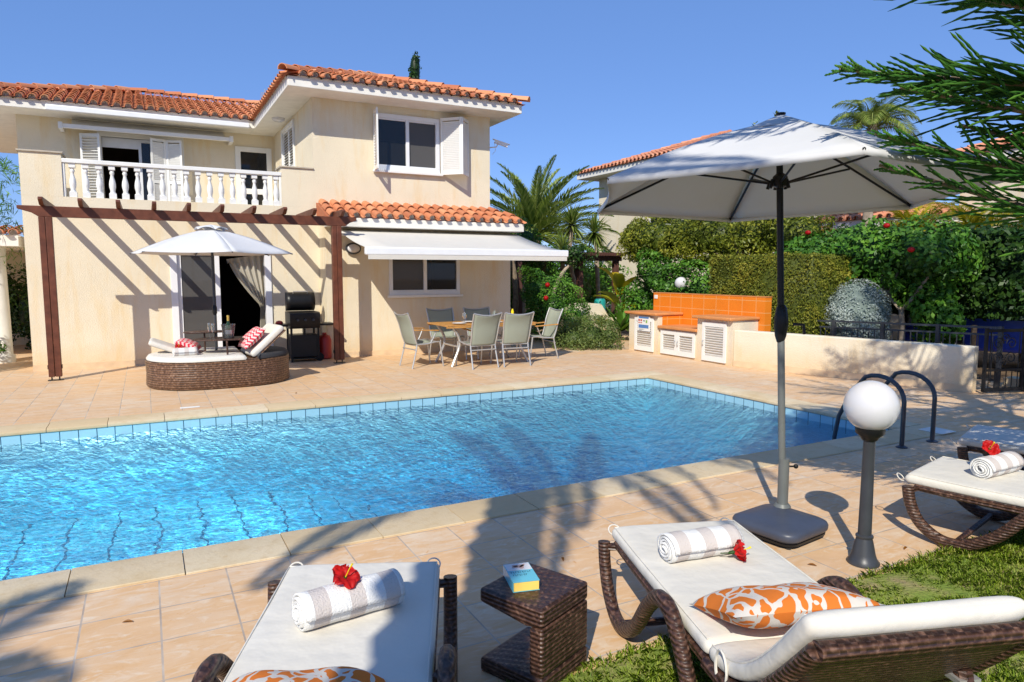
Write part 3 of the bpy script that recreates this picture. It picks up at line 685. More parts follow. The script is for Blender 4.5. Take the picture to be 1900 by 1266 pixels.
ex0, ex1, ey = 2.36, 7.26, 13.09; hw = (ex1-ex0)/2; cx = (ex0+ex1)/2; ez = EZ1+.0; rz = ez+hw*TP
rt = MB(); pl = MB()
sl_ = 1/cos(an)
tiles(rt, pl, (ex0, ey, ez), (1, 0, 0), (0, cos(an), sin(an)), (0, -sin(an), cos(an)), ex1-ex0, hw*sl_, lambda u, v: v/sl_ < min(u, 2*hw-u))
tiles(rt, pl, (ex0, 24, ez), (0, -1, 0), (cos(an), 0, sin(an)), (-sin(an), 0, cos(an)), 24-ey, hw*sl_, lambda u, v: v/sl_ < (24-u)-ey)
tiles(rt, pl, (ex1, ey, ez), (0, 1, 0), (-cos(an), 0, sin(an)), (sin(an), 0, cos(an)), 24-ey, hw*sl_, lambda u, v: v/sl_ < u)
ro = rt.build('roof', 'roof_tile', house, smooth=True, sharp=50); build_plugs(pl, ro)
m = MB(); z_ = .06; ridge(m, (ex0-.03, ey-.03, ez+.05), (cx, ey+hw, rz+z_)); ridge(m, (ex1+.03, ey-.03, ez+.05), (cx, ey+hw, rz+z_)); ridge(m, (cx, 24, rz+z_), (cx, ey+hw, rz+z_)); m.build('ridge_tile', 'roof_tile', ro)
m = MB(); m.add([(ex0, ey, ez), (ex1, ey, ez), (cx, ey+hw, rz), (ex0, 24, ez), (cx, 24, rz), (ex1, 24, ez)], [(0, 1, 2), (0, 2, 4, 3), (1, 5, 4, 2)]); m.build('roof_deck', 'roof_tile', ro, smooth=False)
# balcony roof
lx, ly, lr = -3.48, 17.36, 20.7; lz = ez+(lr-ly)*TP; rt = MB(); pl = MB()
tiles(rt, pl, (lx, ly, ez), (1, 0, 0), (0, cos(an), sin(an)), (0, -sin(an), cos(an)), 6.3, (lr-ly)*sl_, lambda u, v: v/sl_ < u and u-5.84 < v/sl_-.1)
tiles(rt, pl, (lx, 24, ez), (0, -1, 0), (cos(an), 0, sin(an)), (-sin(an), 0, cos(an)), 24-ly, (lr-ly)*sl_, lambda u, v: v/sl_ < 24-u-ly)
ro2 = rt.build('balcony_roof', 'roof_tile', house, smooth=True, sharp=50); build_plugs(pl, ro2)
m = MB(); ridge(m, (lx-.03, ly-.03, ez+.05), (lx+lr-ly, lr, lz+z_)); ridge(m, (3.4, lr, lz+z_), (lx+lr-ly, lr, lz+z_)); m.build('ridge_tile', 'roof_tile', ro2)
m = MB(); m.add([(lx, ly, ez), (2.6, ly, ez), (5, lr, lz), (lx+lr-ly, lr, lz), (lx, 24, ez), (lx+lr-ly, 24, lz), (5, 24, ez)], [(0, 1, 2, 3), (0, 3, 5, 4), (3, 2, 6, 5)]); m.build('roof_deck', 'roof_tile', ro2, smooth=False)
# lower tiled strip above the awning
rt = MB(); pl = MB(); a2 = math.atan(.36)
tiles(rt, pl, (3.0, 12.88, 2.66), (1, 0, 0), (0, cos(a2), sin(a2)), (0, -sin(a2), cos(a2)), 4.2, .98, lambda u, v: u < 4.15-v*.3)
ro3 = rt.build('lean_to_roof', 'roof_tile', house, smooth=True, sharp=50); build_plugs(pl, ro3)
m = MB(); m.box(3.02, 7.12, 12.90, 13.299, 2.49, 2.66); m.build('lean_to_fascia', 'white_plaster', house, bevel=.01)
m = MB(); m.add([(3.0, 12.9, 2.665), (7.13, 12.9, 2.665), (6.85, 13.8, 2.99), (3.0, 13.8, 2.99), (7.13, 13.8, 2.665), (3.0, 13.8, 2.665)], [(0, 1, 2, 3), (1, 4, 2), (0, 3, 5)]); m.build('roof_deck', 'roof_tile', ro3, smooth=False)
# windows
def window(x0, x1, z0, z1, Y, mull=True, fw=.07, depth=.06, sill=True, glassm=('dark_glass', 'dark_glass'), inset=.05):
    m = MB(); a, b = Y-.03, Y+depth
    m.box(x0, x1, a, b, z1-fw, z1); m.box(x0, x1, a, b, z0, z0+fw); m.box(x0, x0+fw, a, b, z0+fw, z1-fw); m.box(x1-fw, x1, a, b, z0+fw, z1-fw)
    c = (x0+x1)/2
    m.box(c-.035, c+.035, a+.01, b-.001, z0+fw, z1-fw)
    for p, q in ((x0+fw, c-.035), (c+.035, x1-fw)):
        m.box(p, q, a+.025, b-.002, z0+fw, z0+fw+.03); m.box(p, q, a+.025, b-.002, z1-fw-.03, z1-fw)
    fr = m.build('window', 'aluminium_white', house, bevel=.004)
    OFF[fr.name] = OFF[house.name]
    for k, (p, q) in enumerate(((x0+fw, c-.035), (c+.035, x1-fw))):
        m = MB(); m.box(p, q, Y+.02, Y+.026, z0+fw, z1-fw); m.build('pane', glassm[k], fr, smooth=False)
    if sill: m = MB(); m.box(x0-.05, x1+.05, Y-.09, Y-.031, z0-.05, z0+.0); m.build('sill', 'white_paint', fr, bevel=.006)
    return fr
window(*UWN, 13.8, fw=.085, glassm=('dark_glass', 'insect_screen')); window(*KW, 13.3, fw=.07, glassm=('insect_screen', 'dark_glass'))
def louver(m, a, b, z0, z1, t=.03, st=.036, fw=.045, mid=False, tilt=1.15):
    a, b = V((*a, 0)), V((*b, 0)); d = (b-a); W_ = d.length; d.normalize(); n = V((0, 0, 1)).cross(d)
    O = a
    def bx(u0, u1, za, zb, tt=t): m.obox(O+d*(u0+u1)/2+V((0, 0, (za+zb)/2)), d*(u1-u0)/2, n*tt/2, V((0, 0, (zb-za)/2)))
    bx(0, fw, z0, z1); bx(W_-fw, W_, z0, z1); bx(fw, W_-fw, z0, z0+fw*1.6); bx(fw, W_-fw, z1-fw*1.3, z1)
    if mid: bx(fw, W_-fw, (z0+z1)/2-.04, (z0+z1)/2+.04)
    z = z0+fw*1.6+st*.5
    while z < z1-fw*1.3-st*.3:
        if not (mid and abs(z-(z0+z1)/2) < .06):
            m.obox(O+d*W_/2+V((0, 0, z)), d*(W_/2-fw), (n*cos(tilt)-V((0, 0, 1))*sin(tilt))*t*.55, (n*sin(tilt)+V((0, 0, 1))*cos(tilt))*.5*st*.14+V((0, 0, .0015)))
        z += st
    return m
def shutter(a, b, z0, z1, name='shutter', mat='white_paint', par=house, **kw):
    m = MB(); louver(m, a, b, z0, z1, **kw); return m.build(name, mat, par, smooth=False)
shutter((5.60, 13.76), (5.93, 13.42), 3.68, 4.84); shutter((5.94, 13.42), (6.22, 13.74), 3.68, 4.84); shutter((4.17, 13.76), (4.13, 13.40), 3.68, 4.84, tilt=.7, st=.055)
m = MB(); a, b, z0, z1 = 15.55, 17.0, 3.85, 4.9
m.box(2.93, 2.969, a, b, z1-.06, z1); m.box(2.93, 2.969, a, b, z0, z0+.06); m.box(2.93, 2.969, a, a+.06, z0+.06, z1-.06); m.box(2.93, 2.969, b-.06, b, z0+.06, z1-.06); m.build('side_window_frame', 'white_paint', house, bevel=.004)
shutter((2.98, 15.62), (2.98, 16.27), 3.92, 4.84, tilt=.6, st=.06); shutter((2.98, 16.28), (2.98, 16.93), 3.92, 4.84, tilt=.6, st=.06)
# balcony door: frame, glass leaf, folding shutters
m = MB(); x0, x1, z0, z1 = BD; Y = 18.2
m.box(x0-.08, x0, Y-.03, Y+.1, z0, z1+.1); m.box(x1, x1+.08, Y-.03, Y+.1, z0, z1+.1); m.box(x0, x1, Y-.03, Y+.1, z1, z1+.1); m.build('balcony_door_frame', 'white_paint', house, bevel=.004)
m = MB()
for a, b in ((.0, .06), (.42, .48)): m.box(a, b, Y+.05, Y+.09, z0, z1)
m.box(.06, .42, Y+.05, Y+.09, z1-.07, z1); m.box(.06, .42, Y+.05, Y+.09, z0, z0+.1); m.box(x0, 0, Y+.06, Y+.09, z1-.22, z1)
bd = m.build('balcony_door', 'aluminium_white', house, bevel=.003); OFF[bd.name] = OFF[house.name]
m = MB(); m.box(.06, .42, Y+.067, Y+.073, z0+.1, z1-.07); m.build('pane', 'dark_glass', bd, smooth=False)
shutter((-1.12, 18.02), (-.74, 17.86), z0+.02, z1, tilt=.6, st=.06); shutter((-1.12, 18.05), (-.74, 18.14), z0+.02, z1, tilt=.6, st=.06)
shutter((.24, 17.88), (.55, 18.0), z0+.02, z1, mid=True); shutter((.56, 18.0), (.88, 17.9), z0+.02, z1, mid=True)
m = MB(); x0, x1, z0, z1 = BD2
m.box(x0-.06, x0+.06, Y-.03, Y+.08, z0, z1+.06); m.box(x1-.06, x1+.06, Y-.03, Y+.08, z0, z1+.06); m.box(x0+.06, x1-.06, Y-.03, Y+.08, z1-.06, z1+.06); m.box(x0+.06, x1-.06, Y-.03, Y+.08, z0, z0+.12); m.box(x0+.06, x1-.06, Y-.03, Y+.08, 3.55, 3.68)
bd = m.build('balcony_side_door', 'white_paint', house, bevel=.004); OFF[bd.name] = OFF[house.name]
m = MB(); m.box(x0+.06, x1-.06, Y+.02, Y+.026, 3.68, z1-.06); m.box(x0+.06, x1-.06, Y+.02, Y+.026, z0+.12, 3.55); m.build('pane', 'dark_glass', bd, smooth=False)
m = MB(); wallgrid(m, (0, 18.18, 0), (1, 0, 0), (0, .019, 0), -.8, 3.0-.04, 2.701, 2.8, [(x0-.07, x1+.07, 2.7, 2.81), (-.81, .95, 2.7, 2.81)]); m.build('skirting', 'skirt', house, smooth=False)
# retracted balcony awning
m = MB(); m.box(-1.45, 1.95, 17.72, 17.80, 4.70, 4.79); m.box(-1.48, -1.40, 17.70, 18.19, 4.68, 4.82); m.box(1.90, 1.98, 17.70, 18.19, 4.68, 4.82)
aw = m.build('balcony_awning', 'aluminium_white', house, bevel=.01); OFF[aw.name] = OFF[house.name]
m = MB(); m.add([(-1.25, 17.80, 4.79), (1.8, 17.80, 4.79), (1.8, 18.12, 4.97), (-1.25, 18.12, 4.97)], [(0, 1, 2, 3)]); m.build('fabric', 'awning', aw, smooth=False, solid=.004)
# sliding door
m = MB(); x0, x1, z0, z1 = SD1; Y = 13.8
m.box(x0-.07, x0+.04, Y-.03, Y+.14, z0-.04, z1+.07); m.box(x1-.04, x1+.07, Y-.03, Y+.14, z0-.04, z1+.07); m.box(x0+.04, x1-.04, Y-.03, Y+.14, z1-.03, z1+.07); m.box(x0+.04, x1-.04, Y-.03, Y+.14, 0.001, z0+.01)
sd = m.build('sliding_door', 'aluminium_white', house, bevel=.004); OFF[sd.name] = OFF[house.name]
m = MB(); x0 += .04; mx_ = 1.22
m.box(x0, x0+.07, Y+.03, Y+.07, z0+.01, z1-.03); m.box(mx_-.08, mx_, Y+.03, Y+.07, z0+.01, z1-.03); m.box(x0+.07, mx_-.08, Y+.03, Y+.07, z1-.09, z1-.03); m.box(x0+.07, mx_-.08, Y+.03, Y+.07, z0+.01, z0+.1)
m.build('door_leaf', 'aluminium_white', sd, bevel=.003)
m = MB(); m.box(x0+.07, mx_-.08, Y+.047, Y+.053, z0+.1, z1-.09); m.build('pane', 'insect_screen', sd, smooth=False)
m = MB()
def cf(u, v):   # swept-back curtain gathered at the right
    xr = 2.02; wd = .66*(1-.88*min(1, v/.52)**1.5) if v < .52 else .08+.05*(v-.52)/.48
    z = 1.99-1.9*v
    return (xr-wd*(1-u)-.0, Y+.22+.035*sin(u*34)*(1-.4*v)+.05*v, z-(.10*(1-u) if v < .05 else .0))
m.grid(cf, 60, 24); m.build('curtain', 'curtain', sd, sharp=180)
# wall lamp and hose ring on the kitchen wall
m = MB(); m.tube([(3.56+.14*cos(a), 13.24, 2.1+.1*sin(a)) for a in [2*pi*k/20 for k in range(21)]], .014, 6); m.tube([(3.56+.11*cos(a), 13.24, 2.1+.075*sin(a)) for a in [2*pi*k/20 for k in range(21)]], .03, 6); m.build('wall_lamp', 'dark_gray_metal', house)
m = MB(); m.lathe([(.01, 0), (.09, 0), (.1, .03), (.05, .07)], (0, 0, 0), 16); m.v = [(3.56+p[0]*1.2, 13.24-p[2], 2.1+p[1]*.8) for p in m.v]; m.build('lamp_glass', 'globe_glass', house)
# security camera
m = MB(); m.tube([(6.77, 13.9, 4.36), (6.95, 13.86, 4.38), (6.98, 13.85, 4.45)], .014, 8); m.bar((6.9, 13.85, 4.50), (7.16, 13.72, 4.40), .075, .07); m.bar((6.86, 13.86, 4.545), (7.2, 13.70, 4.425), .09, .012)
m.tube([(6.9, 13.85, 4.46), (6.93, 13.86, 4.3), (6.86, 13.88, 4.22)], .006, 5); m.build('security_camera', 'aluminium_white', house, bevel=.004)
# roof antenna and solar tank
m = MB(); m.tube([(2.95, 19.2, 5.6), (2.95, 19.2, 6.35)], .012, 5)
for k in range(5): m.tube([(2.8+k*.02, 19.0+k*.1, 6.1+.05*k), (3.1-k*.02, 19.0+k*.1, 6.1+.05*k)], .006, 4)
m.tube([(2.95, 18.95, 6.08), (2.95, 19.5, 6.3)], .008, 4); m.build('antenna', 'silver_metal', house)
# big awning over the dining table
aw = thing('awning', 'open beige folding arm awning shading the dining table', 'awning', (5.1, 13.1, 2.4))
m = MB(); m.box(3.2, 7.08, 13.12, 13.26, 2.33, 2.45); m.build('cassette', 'aluminium_white', aw, bevel=.02)
m = MB(); m.grid(lambda u, v: (3.24+3.82*u, 13.14-1.9*v, 2.45-.40*v-.035*sin(pi*v)), 8, 10); m.build('fabric', 'awning', aw, solid=.004, sharp=180)
m = MB(); m.box(3.2, 7.12, 11.14, 11.24, 1.93, 2.06); m.build('front_bar', 'aluminium_white', aw, bevel=.02)
m = MB(); m.box(3.24, 7.08, 11.145, 11.152, 1.86, 1.935); m.build('valance', 'awning', aw, smooth=False)
for a, b, c in ((3.5, 4.35, 3.45), (6.8, 5.95, 6.85)):
    m = MB(); m.tube([(a, 13.1, 2.33), (b, 12.2, 2.14), (c, 11.25, 1.99)], .025, 8); m.build('folding_arm', 'aluminium_white', aw)
# ------------------------------------------------------------------ pergola
pg = thing('pergola', 'dark brown timber pergola standing against the front of the villa', 'pergola', (.9, 12.5, 0))
m = MB(); q = [(-1.62, 2.63), (-1.62, 2.58), (-1.45, 2.53), (-1.36, 2.47), (3.22, 2.47), (3.30, 2.53), (3.42, 2.57), (3.42, 2.63)]
m.extr(q, (0, 12.46, 0), (1, 0, 0), (0, 0, 1), (0, .09, 0)); m.build('beam', 'timber', pg, bevel=.006)
for x in (-1.28, 3.06):
    m = MB(); m.box(x-.085, x-.003, 12.455, 12.56, .06, 2.469); m.build('post', 'timber', pg, bevel=.006)
    m = MB(); m.box(x+.003, x+.085, 12.455, 12.56, .06, 2.469); m.build('post', 'timber', pg, bevel=.006)
    m = MB(); m.box(x-.095, x+.095, 12.47, 12.55, .18, .24); m.tube([(x-.05, 12.5, 0), (x-.05, 12.5, .12)], .01, 6); m.tube([(x+.05, 12.5, 0), (x+.05, 12.5, .12)], .01, 6); m.box(x-.1, x+.1, 12.46, 12.56, 0.002, .012); m.build('post_shoe', 'black_metal', pg)
for i in range(10):
    x = -1.30+i*.4925; m = MB(); q = [(13.79, 2.615), (13.79, 2.74), (12.28, 2.74), (12.22, 2.70), (12.36, 2.615)]
    yb = 13.795 if x < 3.0 else 13.29
    q = [(yb, 2.632), (yb, 2.745), (12.24, 2.745), (12.20, 2.71), (12.34, 2.632)]
    m.extr(q, (x-.03, 0, 0), (0, 1, 0), (0, 0, 1), (.06, 0, 0)); m.build('rafter', 'timber', pg, bevel=.005)
# ------------------------------------------------------------------ furniture by the pool
def pad(path, w, t, nx=20, endr=None, sup=.35, quilts=0):
    """soft slab following path [(y,z)] in the yz plane"""
    P = [V((0, y, z)) for y, z in path]; m = MB(); L = [0]
    for i in range(1, len(P)): L.append(L[-1]+(P[i]-P[i-1]).length)
    T = L[-1]; er = endr or t*.5
    def at(s):
        for i in range(1, len(P)):
            if s <= L[i]+1e-9: return P[i-1].lerp(P[i], (s-L[i-1])/max(1e-9, L[i]-L[i-1])), (P[i]-P[i-1]).normalized()
        return P[-1], (P[-1]-P[-2]).normalized()
    ss = [er*(1-cos(a*pi/10)) for a in range(0, 6)]; k = max(6, int(T/.035))
    mid = [er+(T-2*er)*i/k for i in range(1, k)]; ss = ss+mid+[T-er*(1-cos(a*pi/10)) for a in range(5, -1, -1)]
    N = 32; rings = []
    for s_ in ss:
        p, d = at(s_); d0 = at(max(0, s_-.04))[1]; d1 = at(min(T, s_+.04))[1]; d = (d0+d1).normalized(); n = V((0, -d.z, d.y))
        e = min(s_, T-s_); f = sqrt(max(0, 1-((er-e)/er)**2)) if e < er else 1.
        tt = t*(.18+.82*f); ww = w-(1-f)*er*1.0
        if quilts: tt *= 1-.09*max(0, 1-abs(((s_/T*quilts) % 1)-.5-.0)*-0-0) if False else 1
        ring = []
        for k_ in range(N):
            a = 2*pi*k_/N; cx_ = cos(a); sx_ = sin(a)
            X = (abs(cx_)**.22)*(1 if cx_ > 0 else -1)*ww/2; Z = (abs(sx_)**.6)*(1 if sx_ > 0 else -1)*tt/2
            Z *= 1+.05*sin(X*9+s_*7)*(1 if Z > 0 else 0)
            ring.append(p+V((X, 0, 0))+n*Z)
        rings += ring
    M_ = len(ss); fs = [(i*N+k_, i*N+(k_+1) % N, (i+1)*N+(k_+1) % N, (i+1)*N+k_) for i in range(M_-1) for k_ in range(N)]
    fs += [tuple(range(N-1, -1, -1)), tuple((M_-1)*N+k_ for k_ in range(N))]
    return m.add(rings, fs)
def mirror(m, f):
    for s_ in (-1, 1): f(s_)
def make_lounger(name, label, group):
    t = thing(name, label, 'lounger', (0, 0, 0), group)
    seat = [(.02, .315), (.3, .305), (.7, .30), (1.05, .30)]; back = [(1.05, .30), (1.2, .315), (1.35, .38), (1.5, .515), (1.66, .69)]
    bk = [(p.y, p.z) for p in smoothpath([(0, y, z) for y, z in back], 5)]
    pad(seat, .62, .035, sup=.3).build('seat_frame', 'wicker', t, sharp=60)
    b = pad(bk, .64, .04).build('back_frame', 'wicker', t, sharp=60)
    m = MB(); m.tube([(-.32, 1.66, .69), (.32, 1.66, .69)], .028, 10); 
    for s_ in (-1, 1): m.tube([(s_*.32, y, z) for y, z in bk], .026, 10)
    m.build('back_rim', 'wicker', t)
    for s_ in (-1, 1):
        m = MB(); m.tube([(s_*.31, y, z+.0) for y, z in seat], .024, 8); m.build('seat_rim', 'wicker', t)
        w_ = smoothpath([(s_*.375, y, z) for y, z in ((.0, .325), (.02, .22), (.08, .11), (.20, .036), (.33, .045), (.48, .14), (.62, .30), (.74, .39), (.86, .385), (.98, .27), (1.10, .11), (1.24, .036), (1.4, .03))], 6)
        m = MB(); m.tube(w_, .03, 10, flat=1.15); m.build('side_frame', 'wicker', t)
        m = MB(); m.tube([(s_*.375, .80, .39), (s_*.30, .82, .31)], .02, 6); m.build('bracket', 'wicker', t); m = MB(); m.tube([(s_*.375, .01, .30), (s_*.30, .04, .31)], .02, 6); m.build('bracket', 'wicker', t)
        m = MB(); m.tube([(s_*.26, 1.50, .49), (s_*.26, 1.60, .22), (s_*.26, 1.66, .02)], .026, 8); m.build('leg', 'wicker', t)
        m = MB(); m.box(s_*.26-.035, s_*.26+.035, 1.47, 1.53, .46, .475); m.tube([(s_*.26-.03, 1.51, .455), (s_*.26+.03, 1.51, .455)], .012, 8); m.tube([(s_*.26, 1.0, .27), (s_*.26, 1.5, .46)], .008, 6); m.build('hinge', 'silver_metal', t)
    m = MB(); m.tube([(-.375, .27, .036), (.375, .27, .036)], .018, 8); m.build('cross_bar', 'wicker', t)
    cs = [(-.04, .355), (.3, .352), (.7, .352), (1.06, .352)]
    cb = [(1.06, .352), (1.2, .372), (1.33, .437), (1.47, .565), (1.63, .755)]
    cb = [(p.y, p.z) for p in smoothpath([(0, y, z) for y, z in cb], 5)]
    sc = pad(cs, .66, .075).build('seat_cushion', 'cushion', t, sharp=70); OFF[sc.name] = OFF[t.name]
    bc_ = pad(cb, .66, .072).build('back_cushion', 'cushion', t, sharp=70); OFF[bc_.name] = OFF[t.name]
    def pipe(path, hw_, dz, par):
        P = [V((0, y, z)) for y, z in path]; a = P[0]+(P[1]-P[0]).normalized()*.022; b = P[-1]-(P[-1]-P[-2]).normalized()*.028; P = [a]+P[1:-1]+[b]
        N_ = [V((0, -(P[min(i+1, len(P)-1)]-P[max(i-1, 0)]).z, (P[min(i+1, len(P)-1)]-P[max(i-1, 0)]).y)).normalized()*dz for i in range(len(P))]
        lf_ = [p+n+V((-hw_, 0, 0)) for p, n in zip(P, N_)]; rt_ = [p+n+V((hw_, 0, 0)) for p, n in zip(P, N_)]
        m = MB(); m.tube(lf_+rt_[::-1]+[lf_[0]], .0038, 5, cap=False); m.build('piping', 'cushion', par)
    pipe(cs, .316, .029, sc); pipe(cb, .315, .027, bc_)
    for s_ in (-1, 1):
        m = MB(); m.tube([(s_*.335, 1.18+.03*cos(a)*1.3, .36+.06*sin(a)) for a in [2*pi*k/16 for k in range(17)]], .005, 5)
        m.build('tie', 'cushion', t); m = MB(); m.tube([(s_*.30+.03*cos(a), -.07-.02*sin(a), .352+.02*sin(a)) for a in [2*pi*k/14 for k in range(15)]], .0035, 5); m.build('tie', 'cushion', t)
    return t
GL = 'wicker loungers with off-white cushions'
l2 = make_lounger('sun_lounger', 'wicker lounger with raised back and orange coral pillow, half on the grass', GL)
RZ2 = radians(161.3)
dup(l2, (.775, 2.84, 0), radians(156.5), 'wicker lounger on tiles beside the wicker side table, striped towel on its foot', GL)
dup(l2, (4.50, 2.63, 0), radians(-166.7), 'wicker lounger behind the globe lamp with a rolled towel, partly shaded', GL)
dup(l2, (5.78, 3.06, 0), radians(-161), 'farthest wicker lounger, in full shade at the right edge', GL)
place(l2, (2.30, 2.58, 0), RZ2)
def pillow(name, w, h, t, mat, loc, rot, label, group=None):
    m = MB(); n = 22
    def f(sg):
        def g(u, v):
            u = 2*u-1; v = 2*v-1
            k = max(0, (1-abs(u)**3.2))**.55*max(0, (1-abs(v)**3.2))**.55
            x = u*w/2*(1-.07*(1-v*v)); y = v*h/2*(1-.07*(1-u*u)); return (x, y, sg*t/2*k+.006*sin(u*5+v*3)*k)
        return g
    m.grid(f(1), n, n); m.grid(f(-1), n, n, True)
    o = m.build(name, mat, sharp=180)
    o.location = loc; o.rotation_euler = rot
    b = MB()
    return tag(o, label, 'pillow', group)
pillow('cushion_pillow', .54, .38, .125, 'coral_cloth', (1.945, 1.625, .475), (radians(20), 0, RZ2), 'orange and cream coral patterned pillow leaning on the raised lounger back', 'scatter pillows')
pillow('cushion_pillow', .50, .36, .17, 'coral_cloth', (.31, 1.875, .445), (radians(14), 0, radians(156.5)), 'orange and cream coral patterned pillow cut off by the bottom edge', 'scatter pillows')
def towel_roll(loc, ang, label, R=.066, L=.35, group='rolled striped towels', seed=0):
    n = 130; turns = 4.3; m = MB()
    def g(u, v):
        a = u*turns*2*pi+.6; r = R*(1-.80*u)+.0015*sin(a*2+seed); x = (v-.5)*L*(1-.0*u)+.004*sin(a*1.3+seed)+(.018*u*(v-.5)*2 if True else 0)
        rr = r*(1+.02*sin(v*17+seed+a)); z = rr*sin(-a+pi*1.2); 
        if z < -R*.82: z = -R*.82
        return (x, rr*cos(-a+pi*1.2)*1.06, z+R*.82)
    m.grid(g, n, 14); o = m.build('towel', 'towel', sharp=180, solid=.0085)
    o.location = loc; o.rotation_euler = (0, 0, ang)
    return tag(o, label, 'towel', group)
towel_roll((.61, 2.43, .392), radians(6), 'rolled striped towel on the lounger beside the side table, under a red flower', R=.07, L=.37)
towel_roll((2.13, 2.23, .392), radians(-9), 'rolled striped towel on the foot of the lounger with raised back', seed=1)
towel_roll((4.66, 2.31, .392), radians(0), 'rolled gray striped towel on the lounger behind the globe lamp', seed=2)
def flower(loc, rot, label, s=1., group='red hibiscus flowers', close=.0):
    t = thing('hibiscus_flower', label, 'flower', (0, 0, 0), group)
    for k in range(5):
        m = MB(); a0 = 2*pi*k/5
        def g(u, v):
            r = .004+.052*v; wv = .030*sin(pi*min(1, .12+v*.80))**.8*(u-.5)*2
            z = (.018+.03*close)*sin(v*pi*.5)+.006*sin(u*13+k)*v+.004*cos(v*9+k*2)-.010*v*v*(1-close)+.01*(u-.5)**2
            rr = r*(1-.45*close*v); x = rr*cos(a0)-wv*sin(a0); y = rr*sin(a0)+wv*cos(a0); return (x*s, y*s, z*s)
        m.grid(g, 8, 8); m.r = [random.random()*.8]*len(m.r); m.build('petal', 'red_petal', t, sharp=180)
    m = MB(); m.tube([(0, 0, 0), (.002*s, .002*s, .05*s), (.006*s, .004*s, .068*s)], [.0022*s, .0018*s, .0045*s], 6); m.build('stamen', 'yellow_petal', t)
    m = MB(); m.lathe([(.001, -.028*s), (.006*s, -.02*s), (.008*s, -.004*s), (.006*s, .006*s)], (0, 0, 0), 10); m.tube([(0, 0, -.02*s), (.004, .004, -.055*s)], .0025*s, 6); m.build('calyx', 'leaf_green', t)
    t.location = loc; t.rotation_euler = rot; return t
flower((.595, 2.43, .535), (radians(25), radians(15), 0), 'wide open red hibiscus flower on top of the rolled towel near the side table', 1.0)
flower((2.225, 2.12, .43), (radians(78), 0, radians(60)), 'red hibiscus flower lying on the cushion in front of a rolled towel', 1.1, close=.5)
flower((4.66, 2.36, .535), (radians(35), radians(-30), 0), 'dark red hibiscus flower on the gray striped towel at right', 1.1, close=.3)
# side table (C shaped wicker)
st = thing('side_table', 'small C shaped dark wicker side table with a book on it', 'table', (1.365, 2.385, 0))
d1 = V((.40, -.916, 0)); d2 = V((.916, .40, 0)); o_ = V((1.365, 2.385, 0))-d1*.16-d2*.16
def ext(poly, nm):
    m = MB(); m.extr(poly, o_, d1, (0, 0, 1), d2*.33); return m.build(nm, 'wicker', st, bevel=.012)
ext([(0, .30), (0, .36), (.32, .36), (.32, .285), (.24, .27)], 'top'); ext([(.255, .078), (.255, .272), (.32, .283), (.32, .078)], 'back_panel'); ext([(0, 0), (0, .06), (.26, .076), (.32, .076), (.32, 0)], 'base')
# book
bk = thing('book', 'thick paperback book with a pale blue cover on the side table', 'book', (0, 0, 0))
m = MB(); m.box(-.053, .053, -.0865, .0865, .002, .040); m.build('pages', 'book_page', bk, bevel=.001)
simple('book_cover', (.14, .50, .60), .35, .5, 0, .05); simple('book_pale', (.72, .70, .68), .35, .5, 0, .05)
m = MB(); m.box(-.055, .055, -.088, .088, .040, .0425); m.box(-.055, .055, -.088, .088, 0, .002); m.box(-.057, -.055, -.088, .088, 0, .0425); m.build('cover', 'book_cover', bk)
m = MB(); m.box(-.053, .053, .02, .086, .0426, .0431); m.build('cover_sky', 'book_pale', bk)
m = MB()
for (x, y, a, b, c) in ((.0, .055, .03, .012, .3), (.014, .045, .016, .01, 1.2), (-.012, .062, .014, .01, -.5), (.02, .06, .02, .006, .8)): m.prism([(x+a*cos(k*pi/6)*cos(c)-b*sin(k*pi/6)*sin(c), y+a*cos(k*pi/6)*sin(c)+b*sin(k*pi/6)*cos(c)) for k in range(12)], .0432, .0437)
m.build('cover_figure', 'skin_ink', bk)
m = MB(); random.seed(3)
for row, (yy, n, w_) in enumerate(((-.005, 9, .010), (-.032, 7, .009))):
    for k in range(n):
        x = -.044+k*w_+.004*row
        m.box(x, x+.0016, yy, yy+.013, .0426, .0431)
        if k % 3 != 1: m.box(x+.0016, x+.006, yy+.011, yy+.013, .0426, .0431)
        if k % 2: m.box(x+.0016, x+.006, yy, yy+.002, .0426, .0431)
m.build('cover_lettering', 'charcoal_ink', bk)
place(bk, (1.33, 2.43, .361), radians(-14))
# ------------------------------------------------------------------ big parasol
def hexcanopy(R, za, zr, tilt, ph, sag=.05, n=8, slope=.1):
    m = MB(); tx, ty = tilt
    def rim(k): a = radians(ph+60*k); return V((R*cos(a), R*sin(a), zr+tx*R*cos(a)+ty*R*sin(a)))
    for k in range(6):
        A, B = rim(k), rim(k+1); top = V((0, 0, za))
        def g(u, v):
            e = A.lerp(B, u); inn = 4*u*(1-u); e = e*(1-.035*inn)+V((0, 0, zr*.035*inn))
            p = top.lerp(e, v); p.z += slope*sin(pi*v)*.35-sag*inn*v*(1-.5*v)*.8; return p
        m.grid(g, 10, 10)
    return m, [rim(k) for k in range(6)]
pb = V((3.63, 3.06, 0))
um = thing('parasol', 'large gray-white parasol on a dark pole with a square base on the tiles', 'parasol', tuple(pb))
m, rims = hexcanopy(1.28, 2.60, 2.15, (-.018, -.045), 57.5, .045); pt_ = V((3.57, 3.14, 0)); m.v = [tuple(V(p)+pt_) for p in m.v]
PL = lambda z: pb.lerp(pt_, (z-.12)/2.3)+V((0, 0, z))
m.build('canopy', 'canopy', um, sharp=25, solid=.002)
m = MB()
for k in range(6):
    A, B = rims[k], rims[(k+1) % 6]
    m.grid(lambda u, v: (A.lerp(B, u)*(1-.035*4*u*(1-u))+V((0, 0, .075*4*u*(1-u)-.035*v)))+pt_, 10, 1)
